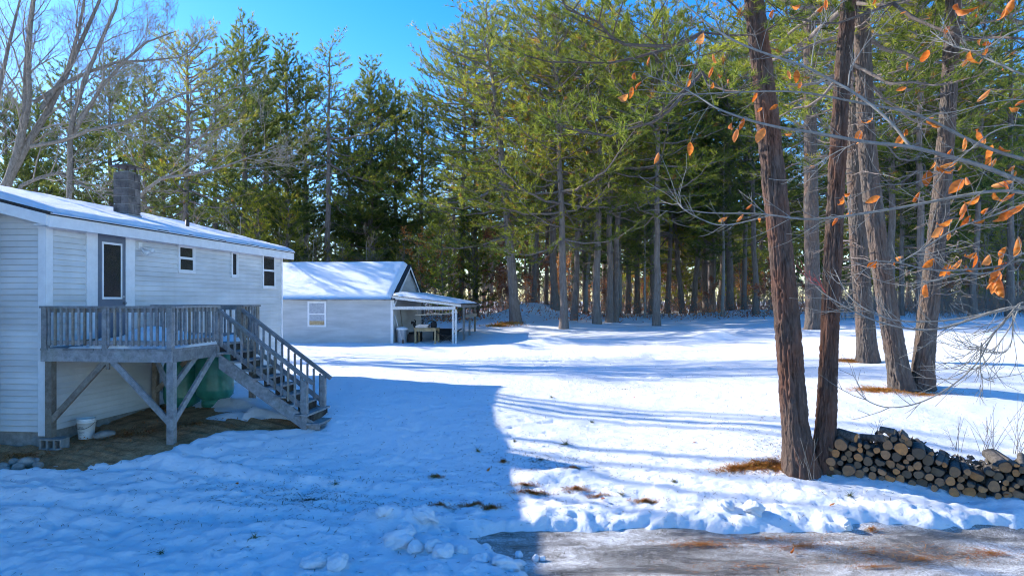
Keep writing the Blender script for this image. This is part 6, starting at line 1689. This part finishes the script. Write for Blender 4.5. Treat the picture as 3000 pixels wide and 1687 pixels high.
# ------------------------------------------------------------------ beech reaching in from the side
BY = 3.6
bt = thing('beech_tree', 'young grey beech reaching in from the side with orange leaves', 'tree', (4.3, 4.0, gz(4.3, 4.0)))
bo = np.array(bt.location)
MB().tube([Vector((0, 0, -0.2)), Vector((0.03, 0.05, 1.5)), Vector((0.0, 0.1, 3.0)), Vector((0.1, 0.1, 5.5)), Vector((0.15, 0.0, 8.0))], [0.11, 0.09, 0.075, 0.05, 0.015], 12).build('trunk', M['beech'], bt)
def Z3(pts): return [(2000 + x / 2.576, y / 2.576) for x, y in pts]
def Z5(pts): return [(2000 + x / 2.576, 500 + y / 2.576) for x, y in pts]
limbs = {
 'a': (Z3([(2576, 1220), (2200, 1080), (1900, 920), (1700, 840), (1450, 800), (1200, 750), (900, 690), (500, 690), (0, 720), (-250, 690)]), 4.4, 4.9, 13, 3),
 'b': (Z3([(2576, 1390), (2300, 1260), (2000, 1180), (1700, 1100), (1400, 1080), (1000, 1000), (750, 970), (500, 910), (250, 820), (150, 750), (0, 660), (-300, 560)]), 3.8, 4.6, 17, 3),
 'c': (Z3([(1710, 1100), (1600, 950), (1450, 810), (1280, 690), (1150, 620), (950, 510), (700, 430), (500, 360), (350, 290), (200, 190), (0, 20), (-60, -80)]), 4.05, 4.7, 11, 5),
 'd': (Z5([(2576, 145), (2300, 155), (2000, 210), (1700, 270), (1300, 335), (950, 375), (700, 340), (550, 320), (200, 325), (0, 290)]), 3.5, 4.1, 12, 3),
 'd2': (Z5([(650, 340), (400, 405), (250, 415), (100, 350), (0, 290), (-40, 240)]), 3.95, 4.2, 5, 2.5),
 'e': (Z5([(2576, 640), (2450, 720), (2000, 760), (1800, 740), (1640, 690), (1420, 680)]), 3.3, 3.5, 8, 3),
 'e2': (Z5([(1640, 690), (1800, 600), (1980, 480), (2150, 400), (2400, 320), (2576, 250)]), 3.45, 3.3, 5, 6),
 'e3': (Z5([(2576, 560), (2450, 720), (2300, 780), (2100, 770), (1980, 800), (1850, 845), (1750, 835)]), 3.3, 3.45, 7, 2.5),
 'f': (Z5([(2576, 1010), (2350, 1060), (2100, 1150), (1900, 1205), (1700, 1195), (1500, 1150), (1300, 1070), (1150, 980), (1050, 920), (950, 810)]), 3.7, 4.2, 9, 3),
 'f2': (Z5([(2576, 985), (2300, 1080), (1950, 1140), (1600, 1140), (1400, 1060), (1270, 970), (1200, 860), (1150, 750)]), 3.8, 4.3, 7, 3),
 'f3': (Z5([(1080, 920), (1030, 850), (990, 805)]), 4.18, 4.2, 4, 3),
 'g': ([(3000, 872), (2976, 900), (2904, 983), (2868, 1063), (2783, 1137), (2700, 1179), (2640, 1193), (2590, 1194), (2540, 1175), (2508, 1142)], 3.6, 3.8, 6, 3),
 'g2': ([(3000, 880), (2950, 935), (2905, 980), (2880, 1010), (2850, 1025), (2822, 1018)], 3.6, 3.75, 6, 2.5),
 'g3': ([(2875, 1003), (2872, 1045), (2871, 1085), (2880, 1110), (2915, 1118)], 3.68, 3.75, 4, 2),
 'g4': ([(2990, 890), (2960, 960), (2920, 1015), (2890, 1060), (2860, 1080), (2815, 1092)], 3.65, 3.75, 5, 2),
 'g5': ([(2968, 905), (2966, 960), (2965, 1005), (2945, 1035), (2910, 1037)], 3.6, 3.7, 4, 2),
 'h': (Z3([(2576, 190), (2400, 290), (2250, 400), (2120, 370), (2040, 350), (1950, 300), (1880, 240)]), 4.2, 4.7, 6, 2.5),
 'h2': (Z3([(2576, 580), (2430, 500), (2300, 450), (2200, 390), (2040, 350)]), 4.2, 4.5, 8, 5),
 'i': (Z3([(1250, 650), (1260, 520), (1320, 430), (1370, 350), (1450, 260), (1610, 110)]), 4.3, 4.6, 5, 2),
 'j': (Z3([(2576, 900), (2300, 1010), (2150, 1150), (1950, 1310), (1700, 1400), (1450, 1385)]), 3.7, 4.0, 5, 2),
 'k': (Z3([(2576, 730), (2300, 780), (2050, 850), (1800, 870), (1500, 860), (1300, 850)]), 4.2, 4.5, 4, 2),
 'l': (Z3([(970, 500), (990, 330), (1040, 200), (1160, 60), (1250, -30)]), 4.4, 4.6, 4, 2),
 'm': (Z3([(750, 970), (950, 990), (1300, 1080), (1000, 1250), (800, 1370), (650, 1370)]), 4.2, 4.4, 4, 2)}
limbs['m'] = (Z3([(1300, 1085), (1150, 1150), (1000, 1250), (800, 1370), (650, 1350)]), 4.2, 4.4, 4, 2)
# leaders that carry the limbs from the trunk, beyond the picture edge
blimb = {}; allpts = []
rs = np.random.RandomState(12)
for nm, (pl, Ya, Yb, w0, w1) in limbs.items():
    lb = Limbs(7)
    n = len(pl); Ys = np.linspace(Ya, Yb, n)
    P = np.array([tuple(at(px, py, Y)) for (px, py), Y in zip(pl, Ys)]) - bo
    rr = np.linspace(w0, w1, n) * 0.85 / 2 / F * Ys
    if pl[0][0] >= 2995:      # join to the trunk outside the picture
        hook = np.array([0.05, 0.08, P[0][2] - 0.25]); P = np.vstack([hook, P]); rr = np.concatenate([[rr[0] * 1.25], rr]); n += 1
    # resample smoothly
    t0 = np.linspace(0, 1, n); tt = np.linspace(0, 1, n * 4)
    Q = np.stack([np.interp(tt, t0, P[:, c]) for c in range(3)], 1)
    for _ in range(3): Q[1:-1] = 0.25 * Q[:-2] + 0.5 * Q[1:-1] + 0.25 * Q[2:]
    rq = np.interp(tt, t0, rr)
    for i in range(len(Q) - 1): lb.add(Q[i:i + 2], rq[i], rq[i + 1], 7)
    # zigzag side twigs
    m = int(len(Q) * 0.5)
    for j in range(m):
        u = rs.uniform(0.10, 1.0); i = min(int(u * (len(Q) - 1)), len(Q) - 2)
        t_ = Q[i + 1] - Q[i]; t_ /= np.linalg.norm(t_) + 1e-9
        s_ = np.array([0, rs.uniform(-0.7, 0.7), rs.choice([-1, 1]) * rs.uniform(0.5, 1)])
        d_ = t_ * 0.75 + s_ * 0.6; d_ /= np.linalg.norm(d_)
        ln_ = rs.uniform(0.06, 0.34); p_ = [Q[i]]
        for q in range(4):
            d_ = d_ + np.array([0, 0, 0.12]) + rs.normal(0, 0.16, 3); d_ /= np.linalg.norm(d_)
            p_.append(p_[-1] + d_ * ln_ / 4)
        lb.add(np.array(p_), 0.0022, 0.0011, 4)
        if ln_ > 0.16:
            e = p_[2] + (np.cross(d_, [0, 1, 0]) * rs.choice([-1, 1]) * 0.6 + d_) * 0.07
            lb.add(np.stack([p_[2], e]), 0.0018, 0.001, 4)
    o = link('branch', lb.mesh('branch', M['beech_red'] if nm == 'f3' else M['beech']), bt)
    blimb[nm] = o
    for i in range(0, len(Q), 2): allpts.append((Q[i] + bo, nm))
AP = np.array([a for a, b in allpts]); APpx = np.stack([1500 + F * AP[:, 0] / AP[:, 1], HORY + F * (CAMH - AP[:, 2]) / AP[:, 1]], 1)
l3 = [(135,300,110,20),(230,440,80,10),(228,540,80,5),(50,570,60,20),(55,625,55,10),(270,585,60,20),(325,605,45,80),(225,650,60,10),(660,140,110,20),(835,60,90,70),(1050,100,90,15),(1095,40,80,-30),(1470,20,60,-20),(1670,85,40,80),(2080,100,180,15),(2450,60,120,25),(2470,115,110,-35),(2230,125,50,-60),(2000,220,60,20),(1845,445,110,-20),(1710,500,60,-20),(2180,445,110,-25),(2130,475,60,40),(815,565,70,-40),(862,580,85,5),(885,640,50,20),(1655,665,75,80),(1320,695,60,75),(558,740,70,5),(590,830,45,30),(685,805,60,70),(2300,720,110,30),(2235,330,60,30),(2310,330,60,70),(2300,385,60,20),(2265,420,50,20),(2415,535,40,10),(2265,460,40,20),(1425,950,100,-5),(1325,1030,80,30),(1380,1045,100,-40),(1885,950,130,10),(1860,905,60,60),(350,980,110,25),(435,950,100,15),(405,1040,110,-5),(590,1010,110,30),(62,1115,95,0),(1650,1055,120,30),(1690,1010,60,-20),(2150,1085,100,-10),(2205,990,60,60),(2250,1040,90,-30),(2280,1060,60,-10),(2020,1150,70,30),(2325,1160,110,5),(2415,1140,80,-40),(2345,1240,100,30),(2310,1210,70,50),(2490,850,90,50),(2550,790,70,30),(1915,1260,70,-20),(1960,1300,110,-50),(1850,1340,110,15),(2030,1260,110,50),(2035,1310,60,15),(2110,1280,60,-20),(2090,1400,130,40),(2150,1400,120,0),(2420,1400,140,60),(2480,1400,110,-50),(2490,1300,90,10),(2540,1330,80,-30),(970,1260,50,75),(790,1020,60,75),(-375,600,90,15),(-360,640,90,70),(-390,700,80,20),(-455,760,110,35),(-255,455,60,10),(-215,1195,90,35)]
l5 = [(300,355,70,75),(320,390,45,-30),(510,300,80,20),(435,350,75,45),(600,375,60,-70),(1220,185,80,70),(1230,235,90,-15),(1180,230,60,50),(1435,225,95,65),(1775,215,110,25),(1150,400,100,10),(1250,330,50,60),(1610,665,85,65),(1595,705,35,0),(1430,715,75,40),(1450,740,80,10),(1860,690,100,60),(1930,465,100,60),(2010,430,120,20),(2015,490,80,0),(2105,310,110,10),(2150,330,110,-10),(2155,400,110,0),(2240,245,130,10),(2265,340,110,30),(2250,430,110,10),(2380,215,110,-10),(2470,210,90,40),(2480,390,170,10),(2545,360,200,5),(2555,575,150,0),(2440,330,120,60),(2000,750,110,40),(1990,800,80,20),(2100,735,120,5),(2150,760,80,-10),(2180,680,120,20),(2240,690,100,-20),(2300,680,110,30),(2410,640,120,25),(2440,680,130,-20),(2420,720,110,60),(2380,850,200,-10),(2400,900,180,-5),(2350,830,120,40),(2320,870,70,30),(1835,915,125,20)]
leaves = [(2000 + x / 2.576, y / 2.576, l / 2.576, a) for x, y, l, a in l3] + [(2000 + x / 2.576, 500 + y / 2.576, l / 2.576, a) for x, y, l, a in l5]
rng = random.Random(3); stalks = {}
for k, (px, py, lp, ang) in enumerate(leaves):
    d2_ = ((APpx - np.array([px, py])) ** 2).sum(1); i = int(np.argmin(d2_))
    Y = float(AP[i][1]); par = blimb[allpts[i][1]]
    ln_ = lp / F * Y * 1.2
    c = at(px, py, Y) - Vector(tuple(bo))
    a = R(ang)
    dirv = Vector((-math.sin(a), rng.uniform(-0.5, 0.5), -math.cos(a))).normalized()      # hangs down from its stalk
    face = Vector((rng.uniform(-0.7, 0.7), -1, rng.uniform(-0.2, 0.6))).normalized()
    xx = dirv.cross(face).normalized(); zz_ = xx.cross(dirv).normalized()
    o = link('leaf', leafv[rng.randrange(9)], par)
    Mx = Matrix((xx, dirv, zz_)).transposed().to_4x4()
    o.matrix_local = Matrix.Translation(c - dirv * ln_ * 0.5) @ Mx @ Matrix.Diagonal((ln_ * rng.uniform(0.65, 1.05), ln_, ln_, 1))
    top_ = np.array(c - dirv * ln_ * 0.5); br = AP[i] - bo; midp = (top_ + br) / 2 + np.array([0, 0, 0.02 + 0.12 * np.linalg.norm(top_ - br)])
    stalks.setdefault(allpts[i][1], []).append((br, midp, top_))
for nm, ss in stalks.items():
    lb = Limbs(4)
    for a_, m_, b_ in ss:
        u_ = np.linspace(0, 1, 6)[:, None]
        lb.add((1 - u_) ** 2 * a_ + 2 * u_ * (1 - u_) * m_ + u_ ** 2 * b_, 0.0022, 0.0012, 4)
    me = lb.mesh('twig', M['beech']); o = link('leaf_twig', me, blimb[nm]); o['kind'] = 'stuff'
# leaves lying on the snow and ice
for k, (px, py, lab) in enumerate([(2035, 1310, 'single orange leaf on the lit snow left of the twin pine'), (2445, 1497, 'dark red leaf on the snow below the log pile'), (1760, 1483, 'red leaf lying above the snow bank'), (1425, 1390, 'dark leaf lying at the rim of the house shadow'), (2365, 1395, 'orange leaf caught in weeds at the foot of the twin pine'), (2940, 1485, 'orange leaf at the bottom edge of the log pile'), (2314, 1627, 'red leaf on the slushy drive'), (700, 1426, 'brown curled leaf in the shaded snow below the deck'), (1860, 1175, 'tiny orange leaf far up on the lit lawn')]):
    x, y = ground_px(px, py)
    z_ = gz(x, y) if drive_d(np.array([x]), np.array([y]))[0] > 0.05 else gb(x, y)
    o = link('fallen_leaf', leafv[k % 9]); o.location = (x, y, z_ + 0.035); o.scale = (0.1,) * 3; o.rotation_euler = (R(20 * (k % 3)), R(15 * (k % 4) - 20), k * 1.9)
    tag(o, lab, 'leaf', 'leaves fallen on the snow')
